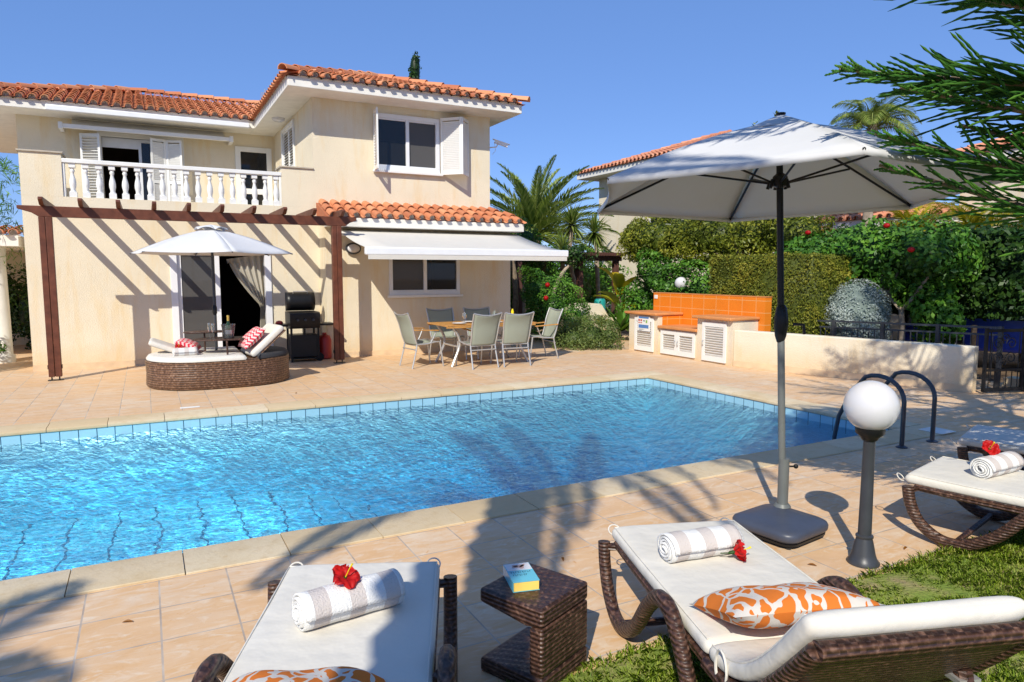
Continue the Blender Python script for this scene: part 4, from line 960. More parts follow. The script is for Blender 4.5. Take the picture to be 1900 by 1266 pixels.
m.build('hem', 'canopy', um, solid=.002, sharp=25)
m = MB()
for k in range(6):
    a, b = radians(58+60*k), radians(118+60*k); A = V((.30*cos(a), .30*sin(a), 2.508)); B = V((.30*cos(b), .30*sin(b), 2.508))
    m.grid(lambda u, v: V((0, 0, 2.635)).lerp(A.lerp(B, u)+V((0, 0, .014*4*u*(1-u))), v)+pt_, 8, 6)
m.build('vent_cap', 'canopy', um, solid=.002, sharp=180)
m = MB(); m.tube([PL(z) for z in (1.30, 2.60)], .0205, 14); m.build('pole', 'black_metal', um)
m = MB(); m.tube([PL(z) for z in (.42, 1.31)], .0225, 14); m.build('lower_pole', 'pole_gray', um)
m = MB(); m.lathe([(.022, 1.20), (.035, 1.24), (.043, 1.30), (.043, 1.36), (.033, 1.42), (.022, 1.44)], (PL(1.3).x, PL(1.3).y, 0), 16); m.tube([pb+V((0, -.03, 1.32)), pb+V((.02, -.09, 1.32)), pb+V((.03, -.09, 1.26))], .01, 6); m.build('crank', 'black_metal', um)
m = MB(); m.lathe([(.022, 2.18), (.045, 2.19), (.05, 2.215), (.045, 2.25), (.022, 2.27)], (PL(2.2).x, PL(2.2).y, 0), 12); m.build('hub', 'black_metal', um); m = MB(); m.lathe([(.02, 2.52), (.05, 2.53), (.045, 2.56), (.02, 2.57)], tuple(pt_), 12); m.build('hub', 'black_metal', um)
for k in range(6):
    r = rims[k]; tp = V((0, 0, 2.555)); mid = tp.lerp(r, .5); 
    m = MB(); m.tube([tp+pt_, mid+pt_+V((0, 0, .005)), r+pt_+V((0, 0, -.01))], .0085, 6); rb = m.build('rib', 'black_metal', um); OFF[rb.name] = OFF[um.name]
    d = V((r.x, r.y, 0)).normalized(); m = MB(); m.tube([PL(0)*0+pt_+d*.05+V((0, 0, 2.21)), pt_+mid+V((0, 0, -.005))], .007, 6); m.tube([pt_+d*.065+V((0, 0, 2.175)), pt_+d*.05+V((0, 0, 2.23))], .011, 6); m.build('strut', 'black_metal', rb)
m = MB(); m.lathe([(.0, .0), (.03, .0), (.03, .010), (.0, .014)], (pt_.x, pt_.y, 2.632), 10); m.build('finial', 'black_metal', um)
def rrect(w_, r, n=6): return [(sx*(w_-r)+r*cos(a), sy*(w_-r)+r*sin(a)) for sx, sy, a0 in ((1, 1, 0), (-1, 1, pi/2), (-1, -1, pi), (1, -1, 3*pi/2)) for a in [a0+pi/2*i/n for i in range(n+1)]]
ca, sa = cos(radians(8)), sin(radians(8)); bc = V((3.47, 2.94, 0))
def ring(w_, r, z): return [(bc.x+x*ca-y*sa, bc.y+x*sa+y*ca, z) for x, y in rrect(w_, r)]
prof = [(.18, .05, .035), (.213, .08, .04), (.228, .09, .06), (.23, .09, .085), (.224, .09, .10), (.20, .08, .113), (.11, .06, .122)]
vs = []; fs = []
for w_, r, z in prof: vs += ring(w_, r, z)
N = 28
for i in range(len(prof)-1): fs += [(i*N+k, i*N+(k+1) % N, (i+1)*N+(k+1) % N, (i+1)*N+k) for k in range(N)]
fs += [tuple(range(N-1, -1, -1)), tuple((len(prof)-1)*N+k for k in range(N))]
m = MB(); m.add(vs, fs); ba = m.build('base', 'gray_plastic', um, sharp=50); OFF[ba.name] = OFF[um.name]
m = MB(); vs = ring(.212, .08, .02)+ring(.216, .08, .036); m.add(vs, [tuple(range(N-1, -1, -1)), tuple(range(N, 2*N))]+[(k, (k+1) % N, N+(k+1) % N, N+k) for k in range(N)]); m.build('underside', 'black_metal', ba)
m = MB(); m.tube([V((pb.x, pb.y, z)) for z in (.10, .44)], .034, 18); m.lathe([(.036, .12), (.055, .12), (.04, .14)], tuple(pb), 16); m.build('sleeve', 'pole_gray', ba)
m = MB(); m.tube([(pb.x+.03, pb.y-.01, .385), (pb.x+.07, pb.y-.03, .385)], .006, 6); m.sphere((pb.x+.075, pb.y-.032, .385), .016, 10); m.build('knob', 'black_metal', ba)
for sx, sy in ((-.17, -.17), (.17, -.17), (-.17, .17), (.17, .17)):
    x, y = bc.x+sx*ca-sy*sa, bc.y+sx*sa+sy*ca; m = MB(); m.tube([(x-.012, y-.01, .02), (x+.012, y+.01, .02)], .02, 12); m.build('castor', 'rubber', ba)
# ------------------------------------------------------------------ globe lamps
def globe_lamp(loc, H, label, r=.143, group='globe garden lamps'):
    t = thing('garden_lamp', label, 'garden lamp', loc, group); x, y, z = loc; k = H/.78
    m = MB(); m.lathe([(.085, .0), (.087, .012), (.072, .03), (.062, .06), (.05, .12), (.042, .15), (.047, .155), (.047, .165), (.037, .172)], loc, 24); m.build('foot', 'dark_gray_metal', t, sharp=50)
    m = MB(); m.lathe([(.036, .165), (.033, .45*k), (.031, H-.05), (.036, H-.04), (.05, H-.03), (.055, H-.01), (.06, H-.01)], loc, 20); m.build('post', 'dark_gray_metal', t, sharp=50)
    m = MB(); m.lathe([(.04, H-.06), (.052, H-.04), (.075, H-.02), (.078, H+.015), (.06, H+.016)], loc, 24); m.build('collar', 'black_metal', t, sharp=50)
    m = MB(); m.sphere((x, y, z+H+r*.93), r, 36); m.build('globe', 'globe_glass', t, sharp=180); return t
globe_lamp((3.54, 2.41, 0), .775, 'waist high garden lamp with a white globe on a dark post beside the parasol')
globe_lamp((10.75, 12.1, .55), .72, 'small globe garden lamp behind the orange tiled counter', .14)
# ------------------------------------------------------------------ pool ladder, skimmer lid, drain
ld = thing('pool_ladder', 'curved dark metal pool ladder rails at the near corner of the pool', 'ladder', (6.48, 3.92, 0))
for x in (6.24, 6.72):
    pts = [(x, 3.92, 0), (x, 3.92, .30), (x, 3.92, .43)]+[(x, 4.19-.27*cos(a), .43+.22*sin(a)) for a in [pi*i/12 for i in range(1, 9)]]+[(x, 4.47, .44), (x, 4.60, .18), (x, 4.64, -.05), (x, 4.64, -.9)]
    m = MB(); m.tube(pts, .0215, 12); m.build('rail', 'rail_metal', ld)
    m = MB(); m.lathe([(.052, .001), (.052, .008), (.03, .02), (.022, .022)], (x, 3.92, 0), 20); m.build('flange', 'rail_metal', ld)
for z in (-.35, -.65): m = MB(); m.box(6.24, 6.72, 4.60, 4.68, z-.015, z+.015); m.build('tread', 'rail_metal', ld, bevel=.004)
m = MB(); m.box(7.05, 7.30, 4.02, 4.27, .013, .02); tag(m.build('skimmer_lid', 'gray_plastic', bevel=.003, origin=(7.17, 4.14, 0)), 'square gray skimmer lid set in the tiles beside the ladder', 'lid').data.materials[0] = MT['white_plaster']
m = MB(); m.box(.30, .52, 9.16, 9.24, .001, .006); tag(m.build('drain_cover', 'white_plaster', bevel=.002, origin=(.41, 9.2, 0)), 'narrow white drain cover on the tiles in front of the daybed', 'drain')
# ------------------------------------------------------------------ daybed group
db = thing('daybed', 'oval brown wicker daybed with white cushions under the white parasol', 'daybed', (.94, 11.2, 0))
def stad(hl, r, cx_, cy_, n=14): return [(cx_+(hl-r)+r*cos(a), cy_+r*sin(a)) for a in [-pi/2+pi*i/n for i in range(n+1)]]+[(cx_-(hl-r)+r*cos(a), cy_+r*sin(a)) for a in [pi/2+pi*i/n for i in range(n+1)]]
def stack(m, rings_):
    n = len(rings_[0][0]); vs = [(x, y, z) for pl_, z in rings_ for x, y in pl_]
    fs = [(i*n+k, i*n+(k+1) % n, (i+1)*n+(k+1) % n, (i+1)*n+k) for i in range(len(rings_)-1) for k in range(n)]+[tuple(range(n-1, -1, -1)), tuple((len(rings_)-1)*n+k for k in range(n))]
    return m.add(vs, fs)
m = MB(); stack(m, [(stad(.985, .735, .94, 11.2), 0.012), (stad(1.0, .75, .94, 11.2), .03), (stad(.99, .74, .94, 11.2), .2), (stad(1.0, .75, .94, 11.2), .38), (stad(.98, .73, .94, 11.2), .395)]); m.build('wicker_base', 'wicker_light', db, sharp=50)
m = MB(); poly = [p for p in stad(.985, .74, .94, 11.2) if p[0] < 1.30]; poly = poly
def clipx(pl_, xm): return [(min(x, xm), y) for x, y in pl_]
A = stad(.985, .74, .94, 11.2); stack(m, [(clipx(A, 1.22), .398), (clipx(A, 1.24), .42), (clipx(stad(.96, .715, .94, 11.2), 1.22), .455), (clipx(stad(.9, .65, .94, 11.2), 1.15), .462)]); m.build('seat_cushion', 'cushion', db, sharp=60)
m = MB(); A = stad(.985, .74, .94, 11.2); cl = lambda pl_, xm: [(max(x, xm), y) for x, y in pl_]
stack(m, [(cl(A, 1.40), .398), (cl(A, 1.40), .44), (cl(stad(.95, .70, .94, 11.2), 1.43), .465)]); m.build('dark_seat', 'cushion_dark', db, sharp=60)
def slabpart(c, rot, w_, l_, t_, mat, nm):
    m = pad([(-l_/2, 0), (0, .0), (l_/2, 0)], w_, t_); M_ = Matrix.Translation(V(c))@Matrix.Rotation(rot[2], 4, 'Z')@Matrix.Rotation(rot[0], 4, 'X'); m.v = [tuple(M_@V(p)) for p in m.v]; return m.build(nm, mat, db, sharp=70)
slabpart((1.52, 10.98, .63), (radians(42), 0, radians(-82)), .66, .62, .11, 'cushion', 'back_cushion')
slabpart((1.56, 10.97, .585), (radians(42), 0, radians(-82)), .64, .60, .025, 'wicker_light', 'back_panel')
slabpart((.24, 11.50, .54), (radians(22), 0, radians(88)), .60, .50, .09, 'cushion', 'back_cushion')
m = MB(); m.lathe([(.42, .655), (.43, .665), (.42, .678)], (1.0, 11.0, 0), 28, sx=1.05, sy=.55); m.build('tray_table', 'wicker', db, sharp=50)
m = MB(); m.lathe([(.28, .735), (.29, .745), (.28, .755)], (.78, 11.42, 0), 28, sx=1.1, sy=.6); m.build('upper_tray', 'wicker', db, sharp=50)
m = MB(); m.tube([(1.0, 10.62, .30), (1.0, 10.70, .66)], .014, 8); m.tube([(.75, 11.3, .4), (.75, 11.35, .74)], .014, 8); m.build('tray_post', 'wicker', db)
pillow('cushion_pillow', .44, .42, .15, 'zigzag_cloth', (1.36, 10.86, .68), (radians(44), 0, radians(-82)), 'red zigzag pillow on the right side of the daybed', 'scatter pillows')
pillow('cushion_pillow', .50, .34, .15, 'zigzag_cloth', (.52, 11.25, .57), (radians(24), 0, radians(80)), 'red zigzag pillow on the left side of the daybed', 'scatter pillows')
towel_roll((.46, 10.86, .462), radians(4), 'small rolled towel on the left end of the daybed', R=.06, L=.30, seed=3)
flower((.38, 10.95, .58), (.4, 0, 0), 'red hibiscus flower on the daybed behind a small towel roll', 1.0)
# ice bucket with bottle, two glasses
ib = thing('ice_bucket', 'clear ice bucket on the daybed tray', 'ice bucket', (1.05, 10.93, .678))
m = MB(); m.lathe([(.0, .005), (.07, .005), (.085, .10), (.098, .20), (.102, .205), (.096, .20), (.082, .10), (.066, .012), (0, .012)], (1.05, 10.93, .678), 24, cap=False); m.build('bucket', 'clear_glass', ib, sharp=60)
bt = thing('wine_bottle', 'green sparkling wine bottle with gold foil in the ice bucket', 'bottle', (1.06, 10.93, .69))
m = MB(); m.lathe([(.001, .005), (.042, .005), (.043, .12), (.041, .16), (.02, .22), (.016, .25), (.015, .26)], (1.05, 10.93, .69), 16); m.build('bottle_glass', 'green_glass', bt)
m = MB(); m.lathe([(.018, .225), (.0165, .25), (.0165, .30), (.019, .305), (.017, .325), (.0, .327)], (1.05, 10.93, .69), 14, cap=False); m.build('foil', 'gold_foil', bt)
m = MB(); m.lathe([(.0436, .05), (.0436, .11)], (1.05, 10.93, .69), 16, cap=False); m.build('bottle_label', 'ceramic', bt)
def wineglass(loc, label, flute=True):
    t = thing('wine_glass', label, 'glass', loc, 'wine glasses'); m = MB()
    b = [(.0, .095), (.016, .10), (.024, .13), (.026, .17), (.022, .225)] if flute else [(.0, .08), (.028, .09), (.042, .12), (.043, .15), (.033, .19)]
    m.lathe(b+[(b[-1][0]-.002, b[-1][1])]+[(r-.002 if r > .003 else 0, z+.002) for r, z in b[::-1]], loc, 16, cap=False); m.build('bowl', 'clear_glass', t)
    m = MB(); m.lathe([(.034, 0), (.034, .003), (.006, .008), (.004, .02), (.004, .09), (.01, .098)], loc, 14); m.build('stem', 'clear_glass', t); return t
wineglass((.84, 10.90, .678), 'empty flute nearest the ice bucket on the daybed tray'); wineglass((.80, 11.02, .678), 'second flute left of the ice bucket, slightly behind')
# white parasol
wu = V((.91, 11.38, 0)); um = thing('white_parasol', 'white parasol standing behind the oval daybed', 'parasol', tuple(wu))
m, rims = hexcanopy(1.18, 2.31, 1.93, (0, 0), -82, .04); m.v = [tuple(V(p)+wu) for p in m.v]; m.build('canopy', 'canopy_white', um, sharp=25, solid=.002)
m = MB()
for k in range(6):
    a, b = radians(-82+60*k), radians(-22+60*k); A = V((.25*cos(a), .25*sin(a), 2.275)); B = V((.25*cos(b), .25*sin(b), 2.275))
    m.grid(lambda u, v: V((0, 0, 2.36)).lerp(A.lerp(B, u)+V((0, 0, .04*4*u*(1-u))), v)+wu, 8, 5)
m.build('vent_cap', 'canopy_white', um, solid=.002, sharp=180)
m = MB(); m.tube([wu+V((0, 0, z)) for z in (.06, 2.33)], .02, 12); m.build('pole', 'dark_gray_metal', um)
m = MB(); m.lathe([(.25, .0), (.25, .04), (.2, .07), (.04, .08), (.03, .35), (.02, .35)], tuple(wu), 24); m.build('foot', 'dark_gray_metal', um, sharp=40)
m = MB(); m.lathe([(.021, 1.0), (.035, 1.03), (.035, 1.12), (.021, 1.15)], tuple(wu), 12); m.build('crank', 'black_metal', um)
for k in range(6):
    r = rims[k]; tp = V((0, 0, 2.27)); mid = tp.lerp(r, .5); m = MB(); m.tube([tp+wu, mid+wu, r+wu+V((0, 0, -.01))], .008, 6); rb = m.build('rib', 'dark_gray_metal', um); OFF[rb.name] = OFF[um.name]
    m = MB(); m.tube([wu+V((0, 0, 1.95)), wu+mid], .006, 6); m.build('strut', 'dark_gray_metal', rb)
# ------------------------------------------------------------------ gas grill
gx, gy = 2.55, 13.15; gr = thing('gas_grill', 'black gas barbecue with open lid beside the terrace door', 'grill', (gx, gy, 0))
m = MB(); m.box(gx-.25, gx+.25, gy-.2, gy+.2, .09, .50); m.build('cabinet', 'black_metal', gr, bevel=.01)
for sx in (-.24, .24):
    for sy in (-.19, .19): m = MB(); m.box(gx+sx-.018, gx+sx+.018, gy+sy-.018, gy+sy+.018, .0 if sx < 0 else .05, .62); m.build('leg', 'black_metal', gr)
m = MB(); q = [(-.23, .62), (-.27, .72), (-.27, .90), (-.22, .92), (.24, .92), (.25, .66), (.2, .60)]; m.extr(q, (gx-.27, gy, 0), (0, 1, 0), (0, 0, 1), (.54, 0, 0)); m.build('firebox', 'black_metal', gr, bevel=.01)
m = MB()
def lid(u, v): a = pi*(.02+.96*v); return (gx-.26+.52*u, gy+.22-.17*sin(a)*1.0+.03, .93+.17-.17*cos(a)+.10*v*0)
m.grid(lid, 6, 12); m.build('lid', 'black_metal', gr, solid=.012)
for sx in (-.26, .25): m = MB(); m.extr([(-.17*sin(pi*(.02+.96*v)), .17-.17*cos(pi*(.02+.96*v))) for v in [i/10 for i in range(11)]], (gx+sx, gy+.25, .93), (0, 1, 0), (0, 0, 1), (.01, 0, 0)); m.build('lid_side', 'black_metal', gr)
m = MB(); m.tube([(gx-.13, gy+.14, 1.25), (gx-.13, gy+.10, 1.29), (gx+.13, gy+.10, 1.29), (gx+.13, gy+.14, 1.25)], .01, 6); m.build('lid_handle', 'silver_metal', gr)
for sx in (-1, 1): m = MB(); m.box(gx+sx*.29-(.0 if sx > 0 else .26), gx+sx*.29+(.26 if sx > 0 else 0), gy-.19, gy+.17, .66, .70); m.build('side_shelf', 'black_metal', gr, bevel=.008)
for k in range(3): m = MB(); m.tube([(gx-.14+.14*k, gy-.27, .78), (gx-.14+.14*k, gy-.31, .78)], .022, 12); m.build('knob', 'dark_gray_metal', gr)
for sy in (-.17, .17): m = MB(); m.tube([(gx+.26, gy+sy-.02, .08), (gx+.26, gy+sy+.02, .08)], .08, 18); m.build('wheel', 'rubber', gr)
m = MB(); m.box(gx-.24, gx+.25, gy-.2, gy+.2, .05, .075); m.box(gx-.02, gx+.02, gy-.16, gy-.12, .50, .61); m.build('bottom_shelf', 'black_metal', gr)
gb = MB(); gb.lathe([(.10, 0), (.13, .02), (.13, .36), (.10, .44), (.04, .47), (.04, .5), (.0, .5)], (gx+.42, gy+.12, 0), 20); tag(gb.build('gas_bottle', 'red_plastic', origin=(gx+.42, gy+.12, 0), sharp=50), 'red gas bottle standing behind the grill wheels', 'gas bottle')
m = MB(); m.lathe([(.0, 0), (.06, 0), (.07, .02), (.055, .05), (.02, .065), (0, .065)], (gx-.42, gy-.02, .70), 12); tag(m.build('oven_cloth', 'red_plastic', origin=(gx-.42, gy-.02, .7)), 'crumpled dark red cloth on the left shelf of the grill', 'cloth')
# ------------------------------------------------------------------ dining set
dt = thing('dining_table', 'teak topped garden table with curved metal legs, laid with plates', 'table', (5.42, 11.42, 0))
m = MB(); cx_, cy_ = 5.42, 11.42
for k in range(9): m.box(cx_-.85, cx_+.85, cy_-.42+k*.094, cy_-.42+k*.094+.088, .715, .735)
m.box(cx_-.9, cx_-.852, cy_-.45, cy_+.45, .71, .735); m.box(cx_+.852, cx_+.9, cy_-.45, cy_+.45, .71, .735); m.build('tabletop', 'teak', dt, bevel=.003)
m = MB(); m.box(cx_-.88, cx_+.88, cy_-.45, cy_-.426, .68, .712); m.box(cx_-.88, cx_+.88, cy_+.43, cy_+.45, .68, .712); m.bar((cx_-.5, cy_-.3, .66), (cx_+.1, cy_+.3, .50), .05, .02); m.build('apron', 'teak', dt)
for sx in (-1, 1):
    for sy in (-1, 1): m = MB(); m.tube(smoothpath([(cx_+sx*.74, cy_+sy*.38, .70), (cx_+sx*.62, cy_+sy*.36, .52), (cx_+sx*.60, cy_+sy*.34, .35), (cx_+sx*.70, cy_+sy*.36, .12), (cx_+sx*.76, cy_+sy*.38, 0)], 4), .024, 8); m.build('leg', 'silver_metal', dt)
m = MB(); m.tube([(cx_-.61, cy_, .34), (cx_+.61, cy_, .34)], .018, 6)
for sx in (-1, 1): m.tube([(cx_+sx*.61, cy_-.34, .34), (cx_+sx*.61, cy_+.34, .34)], .018, 6)
m.build('stretcher', 'silver_metal', dt)
def make_chair(label, arms=False):
    t = thing('dining_chair', label, 'chair', (0, 0, 0), 'gray sling chairs round the dining table')
    bw = .245                                        # faces +y, back at -y
    bp = smoothpath([(0, -.20, .40), (0, -.25, .55), (0, -.30, .75), (0, -.38, .95)], 4)
    m = MB()
    m.grid(lambda u, v: (lambda i, f: ((u-.5)*2*(bw-.005+.03*v), bp[i].lerp(bp[min(i+1, 12)], f).y-.035*(4*u*(1-u)), bp[i].lerp(bp[min(i+1, 12)], f).z-.045*4*u*(1-u)*max(0, v-.75)*4))(min(11, int(v*12)), v*12-min(11, int(v*12))), 8, 12)
    m.build('back_sling', 'sling', t, sharp=180, solid=.003)
    m = MB(); m.grid(lambda u, v: ((u-.5)*.46, -.20+.44*v, .42-.03*4*u*(1-u)+.02*v), 8, 6); m.build('seat_sling', 'sling', t, sharp=180, solid=.003)
    for s_ in (-1, 1):
        m = MB(); m.tube([(s_*(bw+.03*max(0, (p.z-.4)/.55)), p.y, p.z) for p in bp], .0135, 8)
        m.build('back_post', 'silver_metal', t)
        m = MB(); m.tube([(s_*bw, -.20, .42), (s_*bw, -.22, .3), (s_*(bw+.01), -.30, 0)], .0135, 8); m.build('leg', 'silver_metal', t)
        m = MB(); m.tube([(s_*bw, .24, .44), (s_*(bw+.005), .26, .3), (s_*(bw+.01), .30, 0)], .0135, 8); m.build('leg', 'silver_metal', t)
        m = MB(); m.tube(smoothpath([(s_*bw, -.21, .41), (s_*bw, 0, .415), (s_*bw, .15, .44), (s_*bw, .25, .435)], 3), .0135, 8); m.build('seat_rail', 'silver_metal', t)
        if arms:
            m = MB(); m.bar((s_*(bw+.03), -.27, .665), (s_*(bw+.03), .20, .64), .05, .02); m.build('armrest', 'teak', t, bevel=.005)
            m = MB(); m.tube([(s_*(bw+.02), .16, .63), (s_*(bw+.01), .10, .5), (s_*bw, .05, .42)], .011, 6); m.build('arm_support', 'silver_metal', t)
    m = MB(); m.tube([(s_*(bw+.03), -.385, .955) if False else ((u-.5)*2*(bw+.03), -.38-.03*4*u*(1-u), .955-.04*4*u*(1-u)) for u in [i/8 for i in range(9)]], .0125, 6); m.build('top_rail', 'silver_metal', t)
    for y_, z_ in ((-.21, .39), (.25, .425), (-.235, .32)): m = MB(); m.tube([(-bw, y_, z_), (bw, y_, z_)], .011, 6); m.build('cross_bar', 'silver_metal', t)
    return t
c0 = make_chair('gray sling chair with its back to the pool, nearer the parasol side')
G_ = 'gray sling chairs round the dining table'
dup(c0, (5.72, 10.86, 0), radians(-3), 'gray sling chair with its back to the pool, second from the grill', G_)
c0['label'] = 'gray sling chair with its back to the pool, left one of the two'
dup(c0, (5.03, 12.12, 0), radians(181), 'gray sling chair on the house side, below the kitchen window', G_); dup(c0, (5.78, 12.08, 0), radians(178), 'gray sling chair on the house side behind the table plant', G_)
place(c0, (5.07, 10.88, 0), radians(5))
c1 = make_chair('gray armchair at the left end of the dining table', True)
dup(c1, (6.62, 11.42, 0), radians(86), 'gray armchair at the right end of the dining table', G_); place(c1, (4.24, 11.42, 0), radians(-84))
for x, y, l_ in ((4.85, 11.15, 'white plate at the left front of the dining table'), (5.15, 11.42, 'white plate beside the wine glass on the dining table'), (5.55, 11.12, 'white plate behind the left front chair back'), (6.1, 11.5, 'white plate at the right end of the dining table')):
    m = MB(); m.lathe([(.0, .004), (.07, .003), (.075, .006), (.13, .02), (.132, .023), (.075, .011), (0, .009)], (x, y, .736), 24, cap=False); tag(m.build('plate', 'ceramic', origin=(x, y, .736)), l_, 'plate', 'plates on the dining table')
wineglass((5.02, 11.3, .736), 'round wine glass on the left side of the dining table', False)
pt = thing('potted_plant', 'spiky gray-green plant in a glass bowl on the dining table', 'plant', (5.72, 11.5, .736))
m = MB(); m.lathe([(.0, 0), (.05, 0), (.06, .04), (.05, .08)], (5.72, 11.5, .736), 14); m.build('pot', 'clear_glass', pt)
vl = []; fl = []; rl = []
for k in range(60):
    a = random.uniform(0, 6.28); e = random.uniform(.5, 1.5); L_ = random.uniform(.1, .2); d = V((cos(a)*cos(e), sin(a)*cos(e), sin(e))); s_ = V((-sin(a), cos(a), 0))*.007; p = V((5.72, 11.5, .78)); b = len(vl)
    vl += [p-s_, p+s_, p+d*L_*.6+s_, p+d*L_]; fl.append((b, b+1, b+2, b+3)); rl.append(random.random())
mkobj('leaves', np.array([tuple(p) for p in vl]), np.array(fl), 'leaf_gray', pt, smooth=False, rnd=rl)
bt = thing('table_bottle', 'dark bottle with a bright yellow top on the dining table', 'bottle', (6.02, 11.35, .736))
m = MB(); m.lathe([(.0, 0), (.035, 0), (.035, .09), (.015, .12), (.0, .12)], (6.02, 11.35, .736), 12); m.build('bottle_body', 'green_glass', bt)
m = MB(); m.lathe([(.0, .11), (.025, .12), (.028, .18), (.012, .23), (0, .235)], (6.02, 11.35, .736), 10); m.build('bottle_top', 'yellow_petal', bt)
# ------------------------------------------------------------------ outdoor counter with orange tiles
oc = thing('outdoor_counter', 'cream outdoor counter with orange tiles and white louvered cupboard doors', 'counter', (9.4, 10.3, 0))
FX = 9.08; YA, YB, YC, YD = 11.80, 10.86, 9.74, 8.86
m = MB(); m.box(FX, 9.70, YB, YA, 0, .775); m.build('left_cupboard', 'stucco_pale', oc, smooth=False)
m = MB(); m.box(FX, 9.70, YD, YC, 0, .795); m.build('right_cupboard', 'stucco_pale', oc, smooth=False)
m = MB(); m.box(FX+.04, 9.70, YC+.001, YB-.001, 0, .53); m.build('middle_cupboard', 'stucco_pale', oc, smooth=False)
m = MB(); m.box(9.705, 9.86, 8.72, 11.78, 0, 1.20); sp = m.build('splashback', 'orange_tile', oc, smooth=False)
m = MB(); m.box(FX+.1, 9.70, YB-.012, YB-.002, .531, .77); m.build('tiled_side', 'orange_tile', oc, smooth=False)
m = MB(); m.box(9.70, 9.87, 8.71, 11.79, 1.201, 1.215); m.build('splashback_cap', 'orange_trim', oc)
m = MB(); m.box(FX-.10, 9.70, YB-.04, YA+.06, .776, .83); m.build('countertop', 'orange_trim', oc, bevel=.015)
m = MB(); m.box(FX-.10, 9.70, YD-.04, YC+.06, .796, .85); m.build('countertop', 'orange_trim', oc, bevel=.015)
m = MB(); m.box(FX-.04, 9.70, YC+.002, YB-.014, .532, .585); m.build('countertop', 'orange_trim', oc, bevel=.012)
for a, b, zt in ((11.58, 10.98, .72), (9.58, 8.99, .74)):
    shutter((FX-.02, a), (FX-.02, b), .03, zt, name='cupboard_door', par=oc, fw=.06, st=.044, tilt=1.0)
for a, b in ((10.79, 10.32), (10.31, 9.82)):
    shutter((FX+.02, a), (FX+.02, b), .03, .50, name='cupboard_door', par=oc, fw=.06, st=.044, tilt=1.0)
for y, z, x in ((11.02, .38, FX-.045), (10.35, .27, FX-.005), (10.27, .27, FX-.005), (9.54, .36, FX-.045)):
    m = MB(); m.tube([(x, y, z-.05), (x-.02, y, z-.03), (x-.02, y, z+.03), (x, y, z+.05)], .008, 6); m.build('door_handle', 'silver_metal', oc)
m = MB(); m.box(9.69, 9.703, 11.64, 11.74, 1.08, 1.16); m.build('wall_socket', 'white_paint', oc, bevel=.004)
sg = thing('notice_board', 'white and blue notice sheet fixed to the left cupboard door of the counter', 'sign', (FX-.04, 11.28, .45))
m = MB(); m.box(FX-.052, FX-.040, 11.06, 11.46, .44, .745); m.build('sheet', 'ceramic', sg)
simple('ink_blue', (.10, .22, .50), .5, .3, 0, .05); simple('ink_red', (.55, .10, .08), .5, .3, 0, .05); simple('ink_green', (.25, .45, .12), .5, .3, 0, .05)
def mark(nm, mat, *bx):
    m = MB()
    for y0, y1, z0, z1 in bx: m.box(FX-.0545, FX-.0525, 11.46-y1, 11.46-y0, z0, z1)
    m.build(nm, mat, sg)
mark('blue_panel', 'ink_blue', (.04, .36, .70, .735), (.04, .36, .50, .57)); mark('red_figures', 'ink_red', (.03, .08, .64, .68), (.10, .15, .64, .68), (.03, .08, .60, .62), (.10, .15, .60, .62))
mark('green_figure', 'ink_green', (.27, .32, .61, .67)); mark('gray_lines', 'charcoal_ink', *[(.05, .05+.02*(5+k % 4*2), .45+.014*k, .453+.014*k) for k in range(3)], (.19, .24, .64, .66))
# low wall to the right of the counter
lw = thing('low_wall', 'low cream rendered wall with a tile skirting behind the pool', 'wall', (9.5, 7, 0))
a, b = V((9.10, 8.84, 0)), V((9.93, 5.30, 0)); d = (b-a).normalized(); n_ = V((0, 0, 1)).cross(d)   # n_ points away from the pool
if n_.x < 0: n_ = -n_
m = MB(); vs = []
m.extr([(0, 0), (.18, 0), (.18, .62), (.165, .635), (.015, .635), (0, .62)], a, n_, (0, 0, 1), b-a); m.build('wall_body', 'stucco_pale', lw, smooth=False)
m = MB(); m.extr([(-.012, .001), (-.001, .001), (-.001, .10), (-.012, .10)], a, n_, (0, 0, 1), (b-a)); m.build('skirting', 'skirt', lw, smooth=False)
# fence on the wall line, behind
fe = thing('fence', 'dark metal railing of thin bars behind the low wall', 'fence', (10.1, 7.0, 0))
fa, fb = V((9.95, 9.25, 0)), V((10.45, 5.25, 0)); fd = fb-fa
m = MB(); m.bar(fa+V((0, 0, .80)), fb+V((0, 0, .88)), .04, .03); m.bar(fa+V((0, 0, .70)), fb+V((0, 0, .78)), .025, .025); m.bar(fa+V((0, 0, .15)), fb+V((0, 0, .15)), .025, .025); m.build('rail', 'dark_gray_metal', fe)
m = MB()
for i in range(44):
    p = fa+fd*(i/44); m.tube([p+V((0, 0, .1)), p+V((0, 0, .70+.08*i/44))], .008, 4)
m.build('bars', 'dark_gray_metal', fe)
for i in range(6): p = fa+fd*(i/5.); m = MB(); m.box(p.x-.025, p.x+.025, p.y-.025, p.y+.025, 0, .82+.016*i); m.build('fence_post', 'dark_gray_metal', fe)
